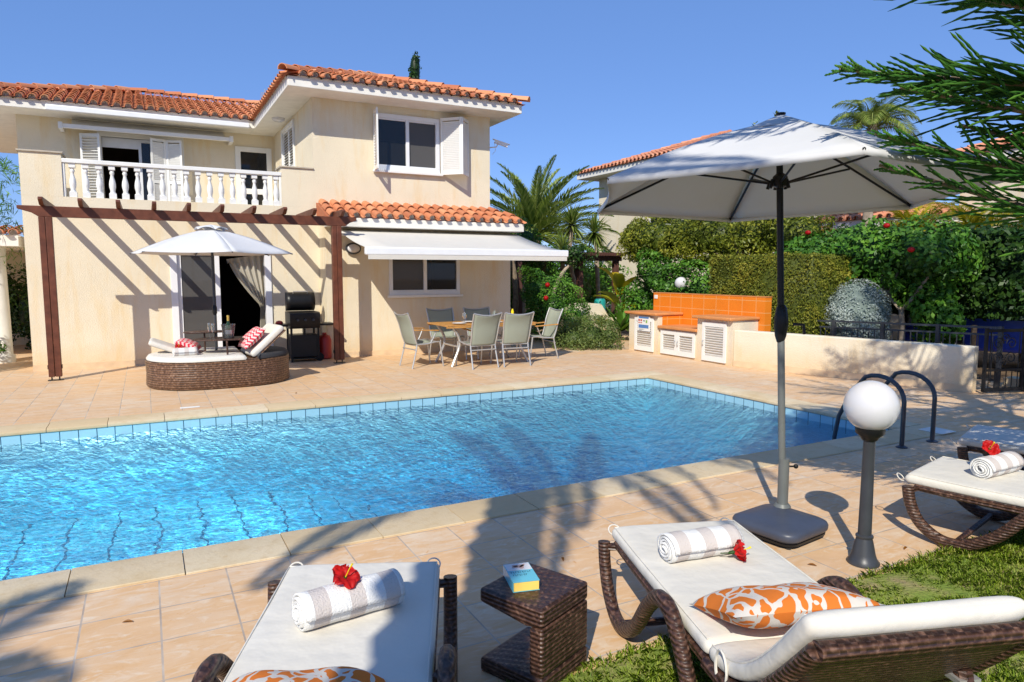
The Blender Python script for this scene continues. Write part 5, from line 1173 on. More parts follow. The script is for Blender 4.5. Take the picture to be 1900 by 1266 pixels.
# bracket at the counter's end
# gate
gt = thing('garden_gate', 'black wrought iron garden gate with scroll work beside the low wall', 'gate', (9.95, 5.2, 0))
ga, gb_ = V((9.98, 5.20, 0)), V((10.62, 5.02, 0)); gd = (gb_-ga).normalized(); G2 = lambda s_, z: ga+gd*s_+V((0, 0, z)); GW = (gb_-ga).length
m = MB(); m.bar(G2(0, .05), G2(GW, .05), .035, .05); m.bar(G2(0, .86), G2(GW, .86), .035, .04); m.bar(G2(0, .32), G2(GW, .32), .03, .03); m.bar(G2(.02, .03), G2(.02, .9), .035, .04, up=(1, 0, 0)); m.bar(G2(GW-.02, .03), G2(GW-.02, .9), .035, .05, up=(1, 0, 0)); m.build('gate_frame', 'black_metal', gt)
m = MB()
for i in range(1, 7): m.tube([G2(GW*i/7, .05), G2(GW*i/7, .86 if i in (1, 6) else .33)], .007, 5)
for cxx, czz, r, s_ in ((.22, .68, .09, 1), (.44, .68, .09, -1), (.22, .48, .09, 1), (.44, .48, .09, -1), (.33, .76, .06, 1), (.33, .42, .05, -1)):
    m.tube([G2(cxx+s_*r*(1-t/26)*cos(t*.42), czz+r*(1-t/26)*sin(t*.42)) for t in range(22)], .007, 5)
m.build('scroll_work', 'black_metal', gt)
m = MB(); m.box(10.66, 10.76, 4.95, 5.05, 0, .98); m.build('gate_post', 'black_metal', gt)
m = MB(); m.box(10.80, 11.05, 5.0, 5.35, 0, .15); m.box(10.79, 11.06, 4.99, 5.36, .0, .04); tag(m.build('step_block', 'stucco_pale', origin=(10.9, 5.1, 0), smooth=False), 'small cream rendered block beside the gate post', 'block')
# blue car behind the fence
cr = thing('parked_car', 'dark blue car parked behind the fence, mostly hidden in shade', 'car', (13.6, 6.3, 0))
cp_ = [(-2.0, .28), (-2.02, .62), (-1.75, .80), (-1.1, .88), (-.55, 1.28), (.75, 1.34), (1.5, .98), (1.98, .90), (2.02, .30)]
ux = V((.25, -.968, 0)); wx = V((.968, .25, 0)); o_ = V((12.9, 6.0, 0))
m = MB(); m.extr(cp_, o_, ux, (0, 0, 1), wx*1.65); m.build('body', 'blue_paint', cr, bevel=.06)
m = MB(); m.extr([(-.95, .90), (-.5, 1.22), (.0, 1.25), (.0, .90)], o_-wx*.004, ux, (0, 0, 1), wx*.01); m.extr([(.06, .90), (.06, 1.26), (.7, 1.28), (1.15, .95)], o_-wx*.004, ux, (0, 0, 1), wx*.01); m.build('side_window', 'dark_glass', cr)
for p in (-1.25, 1.25):
    c = o_+ux*p+V((0, 0, .31)); m = MB(); m.tube([c-wx*.02, c+wx*.2], .31, 22); wh = m.build('wheel', 'rubber', cr); OFF[wh.name] = OFF[cr.name]; m = MB(); m.tube([c-wx*.03, c-wx*.018], .19, 14); m.build('rim', 'silver_metal', wh)
# ------------------------------------------------------------------ plants on the right
def plant(name, label, cat, loc, group=None): return thing(name, label, cat, loc, group)
h = plant('clipped_hedge', 'square clipped olive green hedge behind the orange tiled splashback', 'hedge', (10.4, 9.1, 0))
boxcrown('foliage', 9.93, 11.1, 7.95, 10.35, .35, 1.93, 42000, .042, 'leaf_hedge', h, asp=.5, jit=.6, rough=.018)
m = MB(); [m.tube([(10.4, y, 0), (10.4, y, .7)], .05, 7) for y in (8.5, 9.2, 9.9)]; m.build('stem', 'trunk_dark', h)
h = plant('silver_bush', 'round silvery gray clipped bush right of the square hedge', 'bush', (10.75, 7.5, 0))
crown('foliage', [(10.8, 7.72, .88, .58, .52, .65), (10.8, 7.68, .7, .55, .50, .55)], 26000, .034, 'leaf_gray', h, asp=.6, jit=.4, lump=.012, k=9, core=.93)
m = MB(); m.tube([(10.8, 7.4, 0), (10.8, 7.4, .6)], .05, 7); m.build('stem', 'trunk_dark', h)
h = plant('hibiscus_tree', 'leafy green hibiscus tree with forked trunk and a few red flowers', 'tree', (11.35, 7.3, 0))
crown('crown', [(11.5, 8.9, 1.88, .7, .85, .55), (11.4, 7.9, 1.90, .7, .8, .60), (11.4, 7.0, 1.88, .7, .8, .56), (11.5, 9.6, 1.85, .6, .5, .5), (11.6, 8.6, 1.5, .5, .7, .4)], 14000, .095, 'leaf_green', h, asp=.6, jit=.6, lump=.10, k=4, core=.6, droop=.3)
m = MB()
for pts, r in (([(11.35, 7.32, 0), (11.33, 7.22, .5), (11.3, 7.24, 1.0)], .045), ([(11.3, 7.24, 1.0), (11.3, 7.55, 1.35), (11.35, 7.75, 1.8)], .035), ([(11.3, 7.24, 1.0), (11.3, 7.0, 1.3), (11.35, 6.75, 1.75)], .03), ([(11.3, 7.5, 1.28), (11.3, 7.35, 1.6), (11.3, 7.3, 1.9)], .022)): m.tube(smoothpath(pts, 4), r, 8)
m.build('trunk', 'trunk_pale', h)
for x, y, z in ((10.95, 8.9, 2.38), (10.95, 7.35, 2.42), (10.7, 6.75, 2.0)):
    m = MB(); m.sphere((x, y, z), .055, 10, sx=.8, sy=1.1, sz=.8); m.build('blossom', 'red_petal', h)
h = plant('tall_hedge', 'tall dark green hedge in shade at the right edge above the blue car', 'hedge', (12.5, 6, 0))
boxcrown('foliage', 12.2, 13.3, 1.2, 9.8, .88, 2.32, 34000, .09, 'leaf_dark', h, asp=.6, jit=.8, rough=.07)
m = MB(); [m.tube([(12.9, y, 0), (12.9, y, 1.4)], .06, 7) for y in np.arange(1.6, 9.6, 1.1)]; m.build('stem', 'trunk_dark', h)
h = plant('leafy_bush', 'green leafy bush in front of the tall hedge, behind the railing', 'bush', (11.6, 6.4, 0))
crown('foliage', [(11.75, 6.75, .85, .35, .35, .4), (11.7, 6.9, 1.2, .4, .35, .4)], 3500, .09, 'leaf_green', h, asp=.6, jit=.7, lump=.12, k=5, core=.55)
m = MB(); m.tube([(11.75, 6.3, 0), (11.75, 6.3, .8)], .04, 6); m.build('stem', 'trunk_dark', h)
# pollarded hedge trees behind the counter
h = plant('olive_tree', 'broad yellow green tree crown behind the counter left of the parasol pole', 'tree', (11.6, 12.0, 0))
crown('crown', [(11.8, 14.75, 2.45, .7, .75, .6), (11.6, 13.9, 2.45, .8, 1.0, .62), (11.7, 12.8, 2.5, .8, .9, .66), (11.6, 11.8, 2.45, .8, .9, .62), (11.7, 10.8, 2.45, .8, .9, .62), (11.8, 9.9, 2.4, .7, .8, .6)], 38000, .085, 'leaf_olive', h, asp=.42, jit=.7, lump=.14, k=4, core=.7, droop=.2)
m = MB(); m.tube(smoothpath([(11.5, 10.85, 0), (11.5, 10.9, .8), (11.45, 10.8, 1.5), (11.5, 11.1, 2.2)], 4), .13, 10); m.tube(smoothpath([(11.47, 10.85, 1.2), (11.4, 11.3, 1.7), (11.4, 11.8, 2.2)], 4), .06, 8); m.tube(smoothpath([(11.6, 14.3, 0), (11.6, 14.4, 1.2), (11.6, 14.1, 2.2)], 4), .07, 8)
m.build('trunk', 'trunk_gray', h)
h = plant('dark_shrub', 'dark glossy shrub behind the left end of the counter, around the small globe lamp', 'bush', (11.0, 12.9, 0))
crown('foliage', [(11.1, 13.9, .9, .6, .8, .75), (11.2, 12.8, 1.1, .6, .8, .85), (11.2, 11.9, 1.2, .55, .7, .75), (11.0, 13.3, 1.5, .5, .7, .6)], 20000, .075, 'leaf_green', h, asp=.6, jit=.7, lump=.12, k=5, core=.5)
m = MB(); m.tube([(11.1, 12.8, 0), (11.1, 12.8, .8)], .05, 7); m.build('stem', 'trunk_dark', h)
# roof garden shoots above the parasol
h = plant('tall_shoots', 'thin upright leafy shoots rising above the parasol against the neighbour roof', 'plant', (12.6, 13.5, 0))
vl = []; fl = []; rl = []
for (x, y, z1) in ((12.6, 14.6, 4.35), (12.6, 13.8, 4.5), (12.6, 12.9, 4.75), (12.6, 12.4, 4.7), (12.7, 11.9, 5.15), (12.6, 11.6, 4.95), (12.7, 11.3, 5.2), (12.6, 11.1, 4.8)):
    for k in range(90):
        t_ = random.random()**.8; z = 3.0+(z1-3.0)*t_; a = random.uniform(0, 6.28); p = V((x+.12*(1-t_)*cos(a*2), y+.16*(1-t_)*sin(a*3), z)); d = V((cos(a), sin(a), .9)).normalized()*.11; s_ = V((-sin(a), cos(a), 0))*.03; b_ = len(vl); vl += [p, p+d*.5+s_, p+d, p+d*.5-s_]; fl.append((b_, b_+1, b_+2, b_+3)); rl.append(random.random())
mkobj('leaves', np.array([tuple(p) for p in vl]), np.array(fl), 'leaf_olive', h, smooth=False, rnd=rl)
m = MB(); [m.tube([(x, y, 0), (x, y, z1)], .012, 5) for (x, y, z1) in ((12.6, 14.6, 4.3), (12.6, 13.8, 4.4), (12.6, 12.9, 4.6), (12.7, 11.9, 5.05), (12.7, 11.3, 5.1), (12.6, 12.4, 4.6), (12.6, 11.6, 4.9), (12.6, 11.1, 4.7))]; m.build('stem', 'trunk_dark', h)
# banana like plant and agave below it
h = plant('banana_plant', 'yellow green broad leaved plant beside the brown garden shelter post', 'plant', (10.6, 14.2, 0))
def broad(vl, fl, rl, base, az, el, L, Wd, n=8, droop=1.2):
    d = V((cos(az), sin(az), 0)); s_ = V((-sin(az), cos(az), 0)); p = V(base); e = el; row = []
    for i in range(n+1):
        t_ = i/n; w_ = Wd*sin(pi*min(1, t_*.92+.06))**.7*.5; up = V((0, 0, 1))*cos(e)-d*sin(e)
        row.append((p+s_*w_+up*w_*.5, p.copy(), p-s_*w_+up*w_*.5)); p = p+(d*cos(e)+V((0, 0, 1))*sin(e))*(L/n); e -= droop/n*(.4+t_*1.2)
    r_ = random.random()
    for i in range(n):
        b_ = len(vl); a_, c_ = row[i], row[i+1]; vl += [a_[0], a_[1], c_[1], c_[0], a_[1], a_[2], c_[2], c_[1]]; fl += [(b_, b_+1, b_+2, b_+3), (b_+4, b_+5, b_+6, b_+7)]; rl += [r_, r_]
vl, fl, rl = [], [], []
for az, el, L, z, w_ in ((2.6, 1.3, 1.0, 1.0, .34), (4.0, 1.1, .95, 1.0, .3), (5.2, 1.2, .9, .9, .3), (3.3, .9, .9, .7, .28), (1.2, 1.2, .9, 1.0, .3), (4.6, .6, .8, .6, .26), (5.6, .8, .8, .75, .28), (2.2, .8, .8, .7, .25)):
    broad(vl, fl, rl, (10.6, 14.2, z), az, el, L, w_)
mkobj('leaves', np.array([tuple(p) for p in vl]), np.array(fl), 'leaf_yellow', h, rnd=rl, sharp=180)
m = MB(); m.tube(smoothpath([(10.6, 14.2, 0), (10.58, 14.2, .6), (10.6, 14.2, 1.15)], 3), [.07]*3+[.06]*3+[.04], 8) ; m.build('stem', 'trunk_gray', h)
def spiky(name, label, loc, n, L, wd, mat, emin=0, emax=1.4, tr=None, group=None, curv=.4, cat='plant'):
    t = plant(name, label, cat, (loc[0], loc[1], 0), group); vl, fl, rl = [], [], []
    for k in range(n):
        az = k*2.39996; e = emin+(emax-emin)*random.random(); l_ = L*random.uniform(.75, 1.1); d = V((cos(az), sin(az), 0)); s_ = V((-sin(az), cos(az), 0)); p = V(loc); pts = [p.copy()]
        for i in range(4): p = p+(d*cos(e)+V((0, 0, 1))*sin(e))*l_/4; e -= curv/4; pts.append(p.copy())
        ws = [.6, 1, .8, .45, .03]; r_ = random.random()
        for i in range(4): b_ = len(vl); vl += [pts[i]+s_*wd*ws[i], pts[i+1]+s_*wd*ws[i+1], pts[i+1]-s_*wd*ws[i+1], pts[i]-s_*wd*ws[i]]; fl.append((b_, b_+1, b_+2, b_+3)); rl.append(r_)
    mkobj('leaves', np.array([tuple(p) for p in vl]), np.array(fl), mat, t, smooth=False, rnd=rl)
    if tr: trunk('trunk', tr, (.07, .06), 'trunk_pale', t, 8)
    return t
YG = 'yucca trees beyond the terrace'
spiky('yucca_tree', 'left yucca tree between the villa and the neighbour wall', (10.95, 17, 3.0), 170, .75, .028, 'palm_leaf', -.9, 1.5, [(11.2, 16.9, 0), (11.15, 17, 1.0), (10.9, 17, 2.0), (10.95, 17, 3.0)], YG, cat='tree')
spiky('yucca_tree', 'right yucca tree touching the corner of the neighbour wall', (11.75, 17, 2.8), 170, .7, .028, 'palm_leaf', -1.0, 1.5, [(12.0, 16.9, 0), (11.9, 17, 1.2), (11.8, 17, 2.8)], YG, cat='tree')
spiky('yucca_tree', 'low yucca clump under the left yucca, beside the awning end', (10.35, 16.5, 2.25), 120, .6, .026, 'palm_leaf', -.7, 1.5, [(10.3, 16.5, 0), (10.35, 16.5, 2.25)], YG, cat='tree')
spiky('agave', 'green spiky agave left of the counter', (10.0, 13.3, .25), 40, .8, .06, 'leaf_green', .1, 1.2)
spiky('small_agave', 'small yellow green spiky plant on the planter wall', (9.6, 13.6, .35), 22, .4, .035, 'leaf_yellow', .1, 1.3)
# date palm
h = plant('date_palm', 'tall date palm with arching feather fronds beside the villa corner', 'palm tree', (12.0, 21, 0))
palmcrown('fronds', (12.0, 21, 2.9), 58, 3.5, 'palm_leaf', h, -.25, 1.45, nl=46, leaf=.50, lw=.026, droop=.75, vee=.75, curl=1.3)
trunk('trunk', [(12.0, 21, 0), (12, 21, 1.5), (12, 21, 2.9)], (.28, .24), 'trunk_gray', h)
# shrubs between villa and neighbour
h = plant('bright_shrub', 'bright green shrub beside the upper right corner of the awning', 'bush', (8.9, 16.2, 0))
crown('foliage', [(8.95, 16.2, 2.45, .55, .55, .55), (9.3, 16.3, 1.9, .55, .55, .5), (8.6, 16.3, 1.9, .6, .5, .5)], 7000, .075, 'leaf_green', h, asp=.5, jit=.7, lump=.12, k=5, core=.55)
m = MB(); m.tube([(8.9, 16.2, 0), (8.9, 16.2, 1.9)], .08, 7); m.build('stem', 'trunk_pale', h)
h = plant('green_bush', 'tall green bush with red blossoms right of the dining chairs', 'bush', (8.6, 14.3, 0))
crown('foliage', [(8.65, 14.2, .75, .55, .6, .8), (8.45, 14.6, 1.15, .45, .5, .6), (8.9, 13.7, .5, .5, .5, .5)], 18000, .06, 'leaf_green', h, asp=.45, jit=.7, lump=.12, k=5, core=.5)
for x, y, z in ((8.2, 13.8, 1.05), (8.35, 13.75, .6), (8.3, 13.9, 1.35)): m = MB(); m.sphere((x, y, z), .06, 10); m.build('blossom', 'red_petal', h)
h = plant('rosemary_bush', 'low gray green rosemary bush on the terrace edge left of the counter', 'bush', (8.5, 12.5, 0))
crown('foliage', [(8.15, 12.55, .2, .45, .45, .34), (8.5, 12.35, .22, .45, .40, .38), (8.8, 12.15, .24, .32, .34, .36), (8.3, 13.0, .25, .4, .4, .35), (8.75, 12.6, .25, .4, .4, .4)], 24000, .05, 'leaf_sage', h, asp=.3, jit=.8, lump=.07, k=9, core=.5)
h = plant('backdrop_shrub', 'dark shrubs growing in the shade right of the villa wall', 'bush', (8.3, 17.5, 0))
crown('foliage', [(7.9, 17.5, 1.1, .8, .5, 1.2), (9.0, 17.8, 1.3, .8, .5, 1.3), (10.0, 18.4, 1.3, .8, .5, 1.3), (11.2, 18.8, 1.3, .9, .5, 1.3), (12.6, 19.2, 1.2, 1.0, .5, 1.3), (14, 20, 1.1, 1.0, .5, 1.2)], 24000, .11, 'leaf_green', h, asp=.5, jit=.8, lump=.18, k=4, core=.6)
DT = 'slim trunks under the garden shelter'
for i, (pts, r, l_) in enumerate((([(7.75, 15.4, 0), (7.8, 15.4, 1.0), (7.95, 15.4, 2.2)], .07, 'slim dark trunk closest to the villa corner'), ([(8.15, 15.3, 0), (8.2, 15.3, 1.1), (8.1, 15.3, 2.1)], .08, 'slim trunk with shaggy bark next to the villa corner'), ([(9.1, 15.2, 0), (9.2, 15.2, .9), (9.5, 15.2, 1.6), (9.9, 15.2, 1.95)], .05, 'bent pale trunk under the garden shelter beam'))):
    t_ = plant('slim_tree', l_, 'tree', pts[0], DT); trunk('trunk', pts, (r, r*.8), 'trunk_gray' if i < 2 else 'trunk_pale', t_, 8)
    p = pts[-1]; crown('crown', [(p[0], p[1], p[2]+.15, .35, .35, .25)], 900, .08, 'leaf_dark', t_, core=.5)
h = plant('feather_palm', 'feathery palm crown rising above the parasol', 'palm tree', (15.0, 10.55, 0))
palmcrown('fronds', (15.0, 10.55, 4.9), 20, 1.45, 'palm_leaf', h, .3, 1.5, nl=46, leaf=.55, lw=.012, droop=1.9, vee=.1, curl=.5)
trunk('trunk', [(15, 10.55, 0), (15, 10.55, 2.5), (15, 10.55, 5.1)], (.14, .1), 'trunk_pale', h)
YP = 'golden palms beside the neighbour house'
for i, (x, y, z, L, l_) in enumerate(((14.2, 8.9, 2.3, 1.5, 'golden feather palm below the right corner of the parasol'), (14.0, 7.6, 2.2, 1.5, 'golden palm in the middle, in front of the neighbour wall'), (14.2, 6.7, 2.1, 1.5, 'golden palm at the right edge above the dark hedge'), (15.0, 12.0, 2.2, 1.1, 'orange brown palm under the parasol canopy, right of the pole'))):
    t_ = plant('golden_palm', l_, 'palm tree', (x, y, 0), YP); palmcrown('fronds', (x, y, z), 20, L, 'leaf_yellow' if i < 3 else 'leaf_orange', t_, .1, 1.45, nl=34, leaf=.42, lw=.016, droop=1.5, vee=.2, curl=.8); trunk('trunk', [(x, y, 0), (x, y, z)], (.09, .07), 'trunk_pale', t_, 8)
h = plant('cypress_tree', 'slim dark cypress tip standing above the villa roof', 'tree', (11.75, 32, 0))
crown('crown', [(11.75, 32, 11.2, .30, .30, .85), (11.72, 32, 10.4, .36, .36, 1.0), (11.75, 32, 8.5, .6, .6, 2.5), (11.75, 32, 5, .8, .8, 4)], 9000, .13, 'leaf_dark', h, lump=.06, k=6, core=.8)
trunk('trunk', [(11.75, 32, 0), (11.75, 32, 2), (11.75, 32, 5)], (.2, .15), 'trunk_dark', h)
# ------------------------------------------------------------------ garden shelter, planter, neighbour houses
gs = thing('garden_shelter', 'brown slatted garden shelter between the villa and the neighbour', 'pergola', (10.5, 16, 0))
m = MB(); m.box(8.3, 11.6, 15.45, 15.55, 1.95, 2.08); m.build('beam', 'brown_roof_batten', gs, bevel=.005)
m = MB(); m.box(8.3, 11.6, 17.35, 17.45, 1.95, 2.08); m.build('beam', 'brown_roof_batten', gs, bevel=.005)
for i in range(38): m = MB(); x = 8.35+i*.086; m.box(x-.014, x+.014, 15.2, 17.7, 2.081, 2.17); m.build('slat', 'brown_roof_batten', gs)
for x, y in ((10.25, 15.5), (11.42, 15.5), (10.25, 17.4), (11.42, 17.4), (8.4, 15.5)): m = MB(); m.box(x-.07, x+.07, y-.07, y+.07, 0, 1.949); m.build('post', 'brown_roof_batten', gs, bevel=.005)
pw = thing('planter', 'low cream planter wall with sloping top behind the rosemary', 'planter', (9.9, 14.3, 0))
m = MB(); m.box(9.05, 10.55, 14.1, 14.3, 0, .50); m.extr([(0, .5), (1.0, .5), (.75, .85), (.35, .80)], (9.4, 14.35, 0), (1, 0, 0), (0, 0, 1), (0, 1.0, 0)); m.build('planter_wall', 'stucco_pale', pw, smooth=False)
m = MB(); m.lathe([(.0, 0), (.16, .02), (.16, .5), (.13, .56), (0, .56)], (11.2, 15.9, .35), 16); tag(m.build('garden_pot', 'teal_plastic', origin=(11.2, 15.9, .35)), 'teal garden pot in the shelter behind the planter', 'pot')
def house_box(t, x0, x1, y0, y1, h_, ov, pitch, wins=(), mat='stucco_pale', tile='roof_tile_pink'):
    m = MB(); m.box(x0, x1, y0, y1, 0, h_); m.build('wall', mat, t, smooth=False)
    m = MB(); m.box(x0-ov, x1+ov, y0-ov, y1+ov, h_+.001, h_+.2); m.build('fascia', 'white_plaster', t, bevel=.01)
    X0, X1, Y0, Y1 = x0-ov-.05, x1+ov+.05, y0-ov-.05, y1+ov+.05; hw_ = min(X1-X0, Y1-Y0)/2; z0 = h_+.2; zt = z0+hw_*tan(pitch)
    rt = MB(); pl_ = MB(); c, s_ = cos(pitch), sin(pitch)
    tiles(rt, pl_, (X0, Y1, z0), (0, -1, 0), (c, 0, s_), (-s_, 0, c), Y1-Y0, hw_/c, lambda u, v: v*c < min(u, Y1-Y0-u))
    tiles(rt, pl_, (X0, Y0, z0), (1, 0, 0), (0, c, s_), (0, -s_, c), X1-X0, hw_/c, lambda u, v: v*c < min(u, X1-X0-u))
    r_ = rt.build('roof', tile, t, sharp=50); OFF[r_.name] = OFF[t.name]; build_plugs(pl_, r_)
    m = MB()
    if X1-X0 < Y1-Y0: cx = (X0+X1)/2; A, B = (cx, Y0+hw_, zt), (cx, Y1-hw_, zt)
    else: cy = (Y0+Y1)/2; A, B = (X0+hw_, cy, zt), (X1-hw_, cy, zt)
    c4 = [(X0, Y0, z0), (X1, Y0, z0), (X1, Y1, z0), (X0, Y1, z0)]
    if X1-X0 < Y1-Y0: m.add(c4+[A, B], [(0, 1, 4), (1, 2, 5, 4), (2, 3, 5), (3, 0, 4, 5)])
    else: m.add(c4+[A, B], [(0, 1, 5, 4), (1, 2, 5), (2, 3, 4, 5), (3, 0, 4)])
    m.build('roof_deck', tile, r_, smooth=False)
    m = MB(); up = V((0, 0, .06)); ridge(m, c4[0], V(A)+up); ridge(m, c4[3], V(B if X1-X0 < Y1-Y0 else A)+up); ridge(m, V(B)+up, V(A)+up); m.build('ridge_tile', tile, r_)
    for k, (ax_, a_, b_, z0_, z1_) in enumerate(wins):
        m = MB()
        if ax_ == 'x': m.box(x0-.03, x0+.02, a_, b_, z0_, z1_)
        else: m.box(a_, b_, y0-.03, y0+.02, z0_, z1_)
        f_ = m.build('window', 'white_paint', t); OFF[f_.name] = OFF[t.name]; m = MB()
        if ax_ == 'x': m.box(x0-.036, x0-.031, a_+.07, b_-.07, z0_+.07, z1_-.07)
        else: m.box(a_+.07, b_-.07, y0-.036, y0-.031, z0_+.07, z1_-.07)
        m.build('pane', 'black_metal', f_)
nb = thing('neighbour_house', 'cream neighbour house with pinkish tiled eave left of the parasol', 'house', (18, 18, 0))
house_box(nb, 15.6, 21, 15.6, 22.3, 5.2, .62, .3, [('x', 18.0, 19.2, 3.2, 4.3)])
n2 = thing('neighbour_house', 'cream neighbour house behind the pine branches at the right edge', 'house', (20, 7, 0))
house_box(n2, 17.3, 24, 8.1, 9.8, 4.15, .35, .3, [('y', 19, 20.4, 2.6, 3.7)])
n3 = thing('neighbour_annex', 'low tiled annex roof seen under the parasol canopy', 'house', (17, 11.5, 0))
house_box(n3, 16.2, 17.5, 9.8, 12.4, 2.75, .35, .35)
# left neighbour terrace: column, roof edge, dark foliage, hedge
nt_ = thing('neighbour_terrace', 'shaded white columned terrace at the left edge', 'terrace', (-3, 16, 0))
m = MB(); m.lathe([(.20, .0), (.20, .12), (.165, .15), (.15, 1.8), (.17, 2.1), (.2, 2.14)], (-2.38, 15.5, 0), 22); m.build('column', 'white_plaster', nt_, sharp=50)
m = MB(); m.box(-6, -1.95, 15.0, 19, 2.10, 2.30); m.build('roof_slab', 'white_plaster', nt_, bevel=.01)
rt = MB(); pl_ = MB(); tiles(rt, pl_, (-6, 14.95, 2.30), (1, 0, 0), (0, cos(.12), sin(.12)), (0, -sin(.12), cos(.12)), 4.05, 1.2, lambda u, v: True); rt.build('roof', 'roof_tile_pink', nt_, sharp=50); build_plugs(pl_, nt_)
m = MB(); m.box(-6, -2.1, 19, 19.2, 0, 2.14); m.build('rear_wall', 'stucco_pale', nt_)
h = plant('side_bush', 'dark bush in the passage left of the villa', 'bush', (-2.2, 17.5, 0))
crown('foliage', [(-2.2, 17.8, .8, .35, .5, .9), (-2.7, 18.3, .9, .5, .4, .9)], 3500, .09, 'leaf_dark', h, core=.6)
h = plant('left_hedge', 'bright green hedge cut by the left edge of the picture', 'hedge', (-2.5, 14.2, 0))
crown('foliage', [(-2.65, 14.3, .55, .35, .5, .65)], 4500, .06, 'leaf_green', h, core=.75)
h = plant('left_conifer', 'feathery green conifer branches at the left edge beside the balcony', 'tree', (-3.3, 14.8, 0))
crown('crown', [(-2.75, 15.3, 3.2, .75, .5, .7), (-2.55, 15.2, 2.5, .55, .5, .45), (-3.2, 15.5, 3.9, .7, .6, .7)], 6500, .16, 'leaf_green', h, asp=.10, jit=.6, lump=.22, k=5, core=0, droop=.6)
trunk('trunk', [(-3.3, 14.8, 0), (-3.2, 14.9, 2), (-3.1, 15.4, 3.9)], (.12, .06), 'trunk_gray', h)
# ------------------------------------------------------------------ norfolk pine: rope like shoots in flat fans
def rope(vl, fl, rl, pts, r0, r1, n=5):
    """a shoot clad in short scales: a tube whose radius alternates"""
    m_ = len(pts); b0 = len(vl); prev = V((0, 0, 1)); rr = random.random()
    for i, p in enumerate(pts):
        d = (pts[min(i+1, m_-1)]-pts[max(i-1, 0)]).normalized(); x = prev.cross(d)
        if x.length < 1e-4: x = V((1, 0, 0)).cross(d)
        x.normalize(); u = d.cross(x); prev = u; r = (r0+(r1-r0)*i/(m_-1))*(1.22 if i % 2 else .80)
        if i == m_-1: r = .001
        for k in range(n): a = 2*pi*k/n+i*.6; vl.append(p+x*(cos(a)*r)+u*(sin(a)*r))
    for i in range(m_-1):
        for k in range(n): fl.append((b0+i*n+k, b0+i*n+(k+1) % n, b0+(i+1)*n+(k+1) % n, b0+(i+1)*n+k)); rl.append(min(1, max(0, rr*.5+.25*random.random()+.3*i/m_-.05)))
def norfolk_branch(vl, fl, rl, tr, base, tip, sag=.15, nb_=46, L=.55, fine=True, start=.22):
    base, tip = V(base), V(tip); d = tip-base; Lb = d.length; side = d.cross(V((0, 0, 1))).normalized()
    path = lambda t_: base.lerp(tip, t_)+V((0, 0, -sag*4*t_*(1-t_)*(.7)+sag*.5*t_*t_))
    tr.tube([path(i/10) for i in range(11)], [.035-.028*i/10 for i in range(11)], 7)
    for i in range(nb_):
        t_ = start+(1-start)*(i/nb_); P0 = path(t_); T = (path(min(1, t_+.02))-path(t_-.02)).normalized()
        for s_ in (-1, 1):
            l_ = L*(min(1, (1-t_)*2.3+.10))*random.uniform(.8, 1.12); e0 = random.uniform(-.5, .42); pts = []; p = P0.copy(); k = 12 if fine else 7
            D = (side*s_*random.uniform(.55, .95)+T*random.uniform(.75, 1.1)+V((0, 0, e0))).normalized(); cu = random.uniform(-.5, .9)
            for j in range(k+1):
                pts.append(p.copy()); D = (D+(T*.05+V((0, 0, .075*cu)))).normalized(); p = p+D*(l_/k)
            rope(vl, fl, rl, pts, .0082 if fine else .013, .0045, 5 if fine else 4)
    rope(vl, fl, rl, [path(.6+.4*j/10) for j in range(11)], .012, .008)
npn = plant('norfolk_pine', 'dark green pine with rope like shoots reaching in from the upper right', 'tree', (5.3, .55, 0))
vl, fl, rl = [], [], []; tr = MB(); C0 = V((5.3, .55, 0))
tr.tube([C0+V((0, 0, z)) for z in (0, 2, 4, 6, 8, 9.5)], [.17, .15, .12, .09, .05, .01], 12)
norfolk_branch(vl, fl, rl, tr, C0+V((0, 0, 2.50)), (2.78, 2.13, 2.50), .10, 110, .66, start=.12)
norfolk_branch(vl, fl, rl, tr, C0+V((0, 0, 1.55)), (2.98, 2.08, 2.27), .02, 90, .56, start=.12)
norfolk_branch(vl, fl, rl, tr, C0+V((0, 0, 2.35)), (3.12, 1.98, 2.90), .05, 76, .6, start=.12)
norfolk_branch(vl, fl, rl, tr, C0+V((0, 0, 1.85)), (3.35, 1.92, 2.30), .05, 48, .50, start=.12)
norfolk_branch(vl, fl, rl, tr, C0+V((0, 0, 2.1)), (2.98, 1.97, 2.42), .08, 70, .56, start=.12)
norfolk_branch(vl, fl, rl, tr, C0+V((0, 0, 1.35)), (3.08, 2.12, 2.14), .02, 60, .5, start=.12)
norfolk_branch(vl, fl, rl, tr, C0+V((0, 0, 3.0)), (3.9, 3.0, 3.35), .15, 36, .5, False)
for tz, tp_ in ((4.0, (.75, 1.9, 4.3)), (4.1, (.8, 1.3, 4.5)), (3.9, (1.0, 2.4, 4.2)), (4.2, (1.2, .7, 4.6)), (3.9, (1.8, 2.75, 4.0)), (3.9, (1.5, 2.0, 4.35)), (4.1, (1.5, 1.2, 4.5)), (3.7, (2.3, 2.6, 4.05)), (3.7, (2.6, 2.0, 3.95)), (4.4, (2.0, .4, 4.8)), (4.2, (1.3, .3, 4.5)), (4.6, (1.5, -.3, 5.0)), (4.6, (1.0, 1.0, 4.9)), (4.5, (1.8, 1.6, 4.9)), (4.3, (1.3, 1.7, 4.65)), (4.0, (1.4, 0, 4.2)), (4.3, (1.2, -.3, 4.6)), (3.7, (1.9, .6, 3.95)), (3.55, (2.2, .95, 3.75)), (3.8, (1.7, .95, 4.1))):
    norfolk_branch(vl, fl, rl, tr, C0+V((0, 0, tz)), tp_, .12, 46, .62, False)
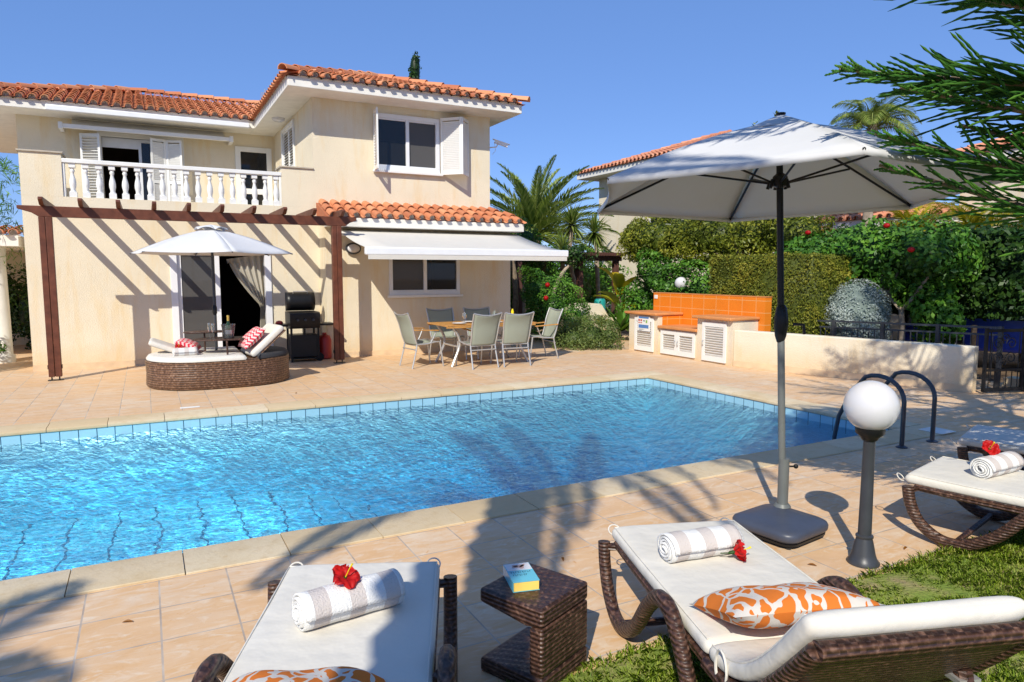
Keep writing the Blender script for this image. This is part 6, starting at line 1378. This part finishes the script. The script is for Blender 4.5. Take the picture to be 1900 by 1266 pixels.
# upper whorls, outside the frame, that throw the broken shade on parasol and tiles
for w_ in range(9):
    z = 3.3+w_*.62; R_ = (3.1-w_*.30); nb2 = 6
    for k in range(nb2):
        a = 2*pi*k/nb2+w_*.55+random.uniform(-.15, .15)
        tip = C0+V((R_*cos(a), R_*sin(a), z+.25+random.uniform(-.1, .15)))
        if z < 3.6 and 1.9 < a % (2*pi) < 3.3: continue
        if z < 2.9+.42*hypot(tip.x, tip.y) and tip.y/max(.1, tip.x) > .40 and z < 3.9: continue
        norfolk_branch(vl, fl, rl, tr, C0+V((0, 0, z)), tip, .12, 20, .5, False)
mkobj('foliage', np.array([tuple(p) for p in vl]), np.array(fl), 'pine_leaf', npn, rnd=rl, sharp=60)
tr.build('trunk', 'trunk_gray', npn)
# garden palms behind the viewpoint; only their shade falls into the picture
PG = 'garden palms standing behind the viewpoint'
for i, (x, y, z, L, r, l_) in enumerate(((-1.58, -1.9, 7.5, 2.6, .19, 'garden palm whose trunk shadow crosses the tiles beside the side table'), (-6.35, -2.15, 5.0, 2.2, .16, 'garden palm whose frond shadow falls on the tiles at lower left'))):
    t_ = plant('garden_palm', l_, 'palm tree', (x, y, 0), PG)
    lx_, ly_ = ((-1.5, .75), (0, 0))[i]; palmcrown('fronds', (x+lx_, y+ly_, z), 30, L, 'palm_leaf', t_, -.4, 1.4, nl=30, leaf=.5, lw=.028, droop=1.3, vee=.3, curl=.9)
    m = MB(); n_ = 70 if i == 0 else 34; m.tube([(x+.03*sin(k*.7)+lx_*k/n_, y+ly_*k/n_, z*k/n_) for k in range(n_+1)], [r*(1+.34*(k % 2))*(1-.15*k/n_) for k in range(n_+1)], 10); m.build('trunk', 'trunk_gray', t_)

# dry leaves blown onto the tiles
for i, (x, y, a, l_) in enumerate(((.62, 3.62, .4, 'pair of dry leaf bits on the tiles left of the nearest lounger'), (2.05, 3.25, 1.2, 'dry leaf beside the side table and lounger foot'), (3.25, 2.52, 2.2, 'thin dry leaf on the tiles left of the lamp foot'), (3.95, 2.42, .2, 'long dry leaf right of the lamp foot near the grass'), (-.15, 3.6, 2.8, 'curled dry leaf at the left, near the pool coping'), (1.75, 9.6, 1.0, 'dry leaf on the far terrace in front of the daybed'))):
    m = MB(); L_ = .05; d = V((cos(a), sin(a), 0)); s_ = V((-sin(a), cos(a), 0))
    m.grid(lambda u, v: V((x, y, .004))+d*(v-.5)*L_+s_*(u-.5)*.016*sin(pi*min(1, .08+v*.9))+V((0, 0, .010*sin(pi*v)*abs(u-.5)*2)), 4, 6)
    o = m.build('dry_leaf', 'leaf_orange', sharp=180, origin=(x, y, 0)); tag(o, l_, 'leaf', 'dry leaves scattered on the tiles')
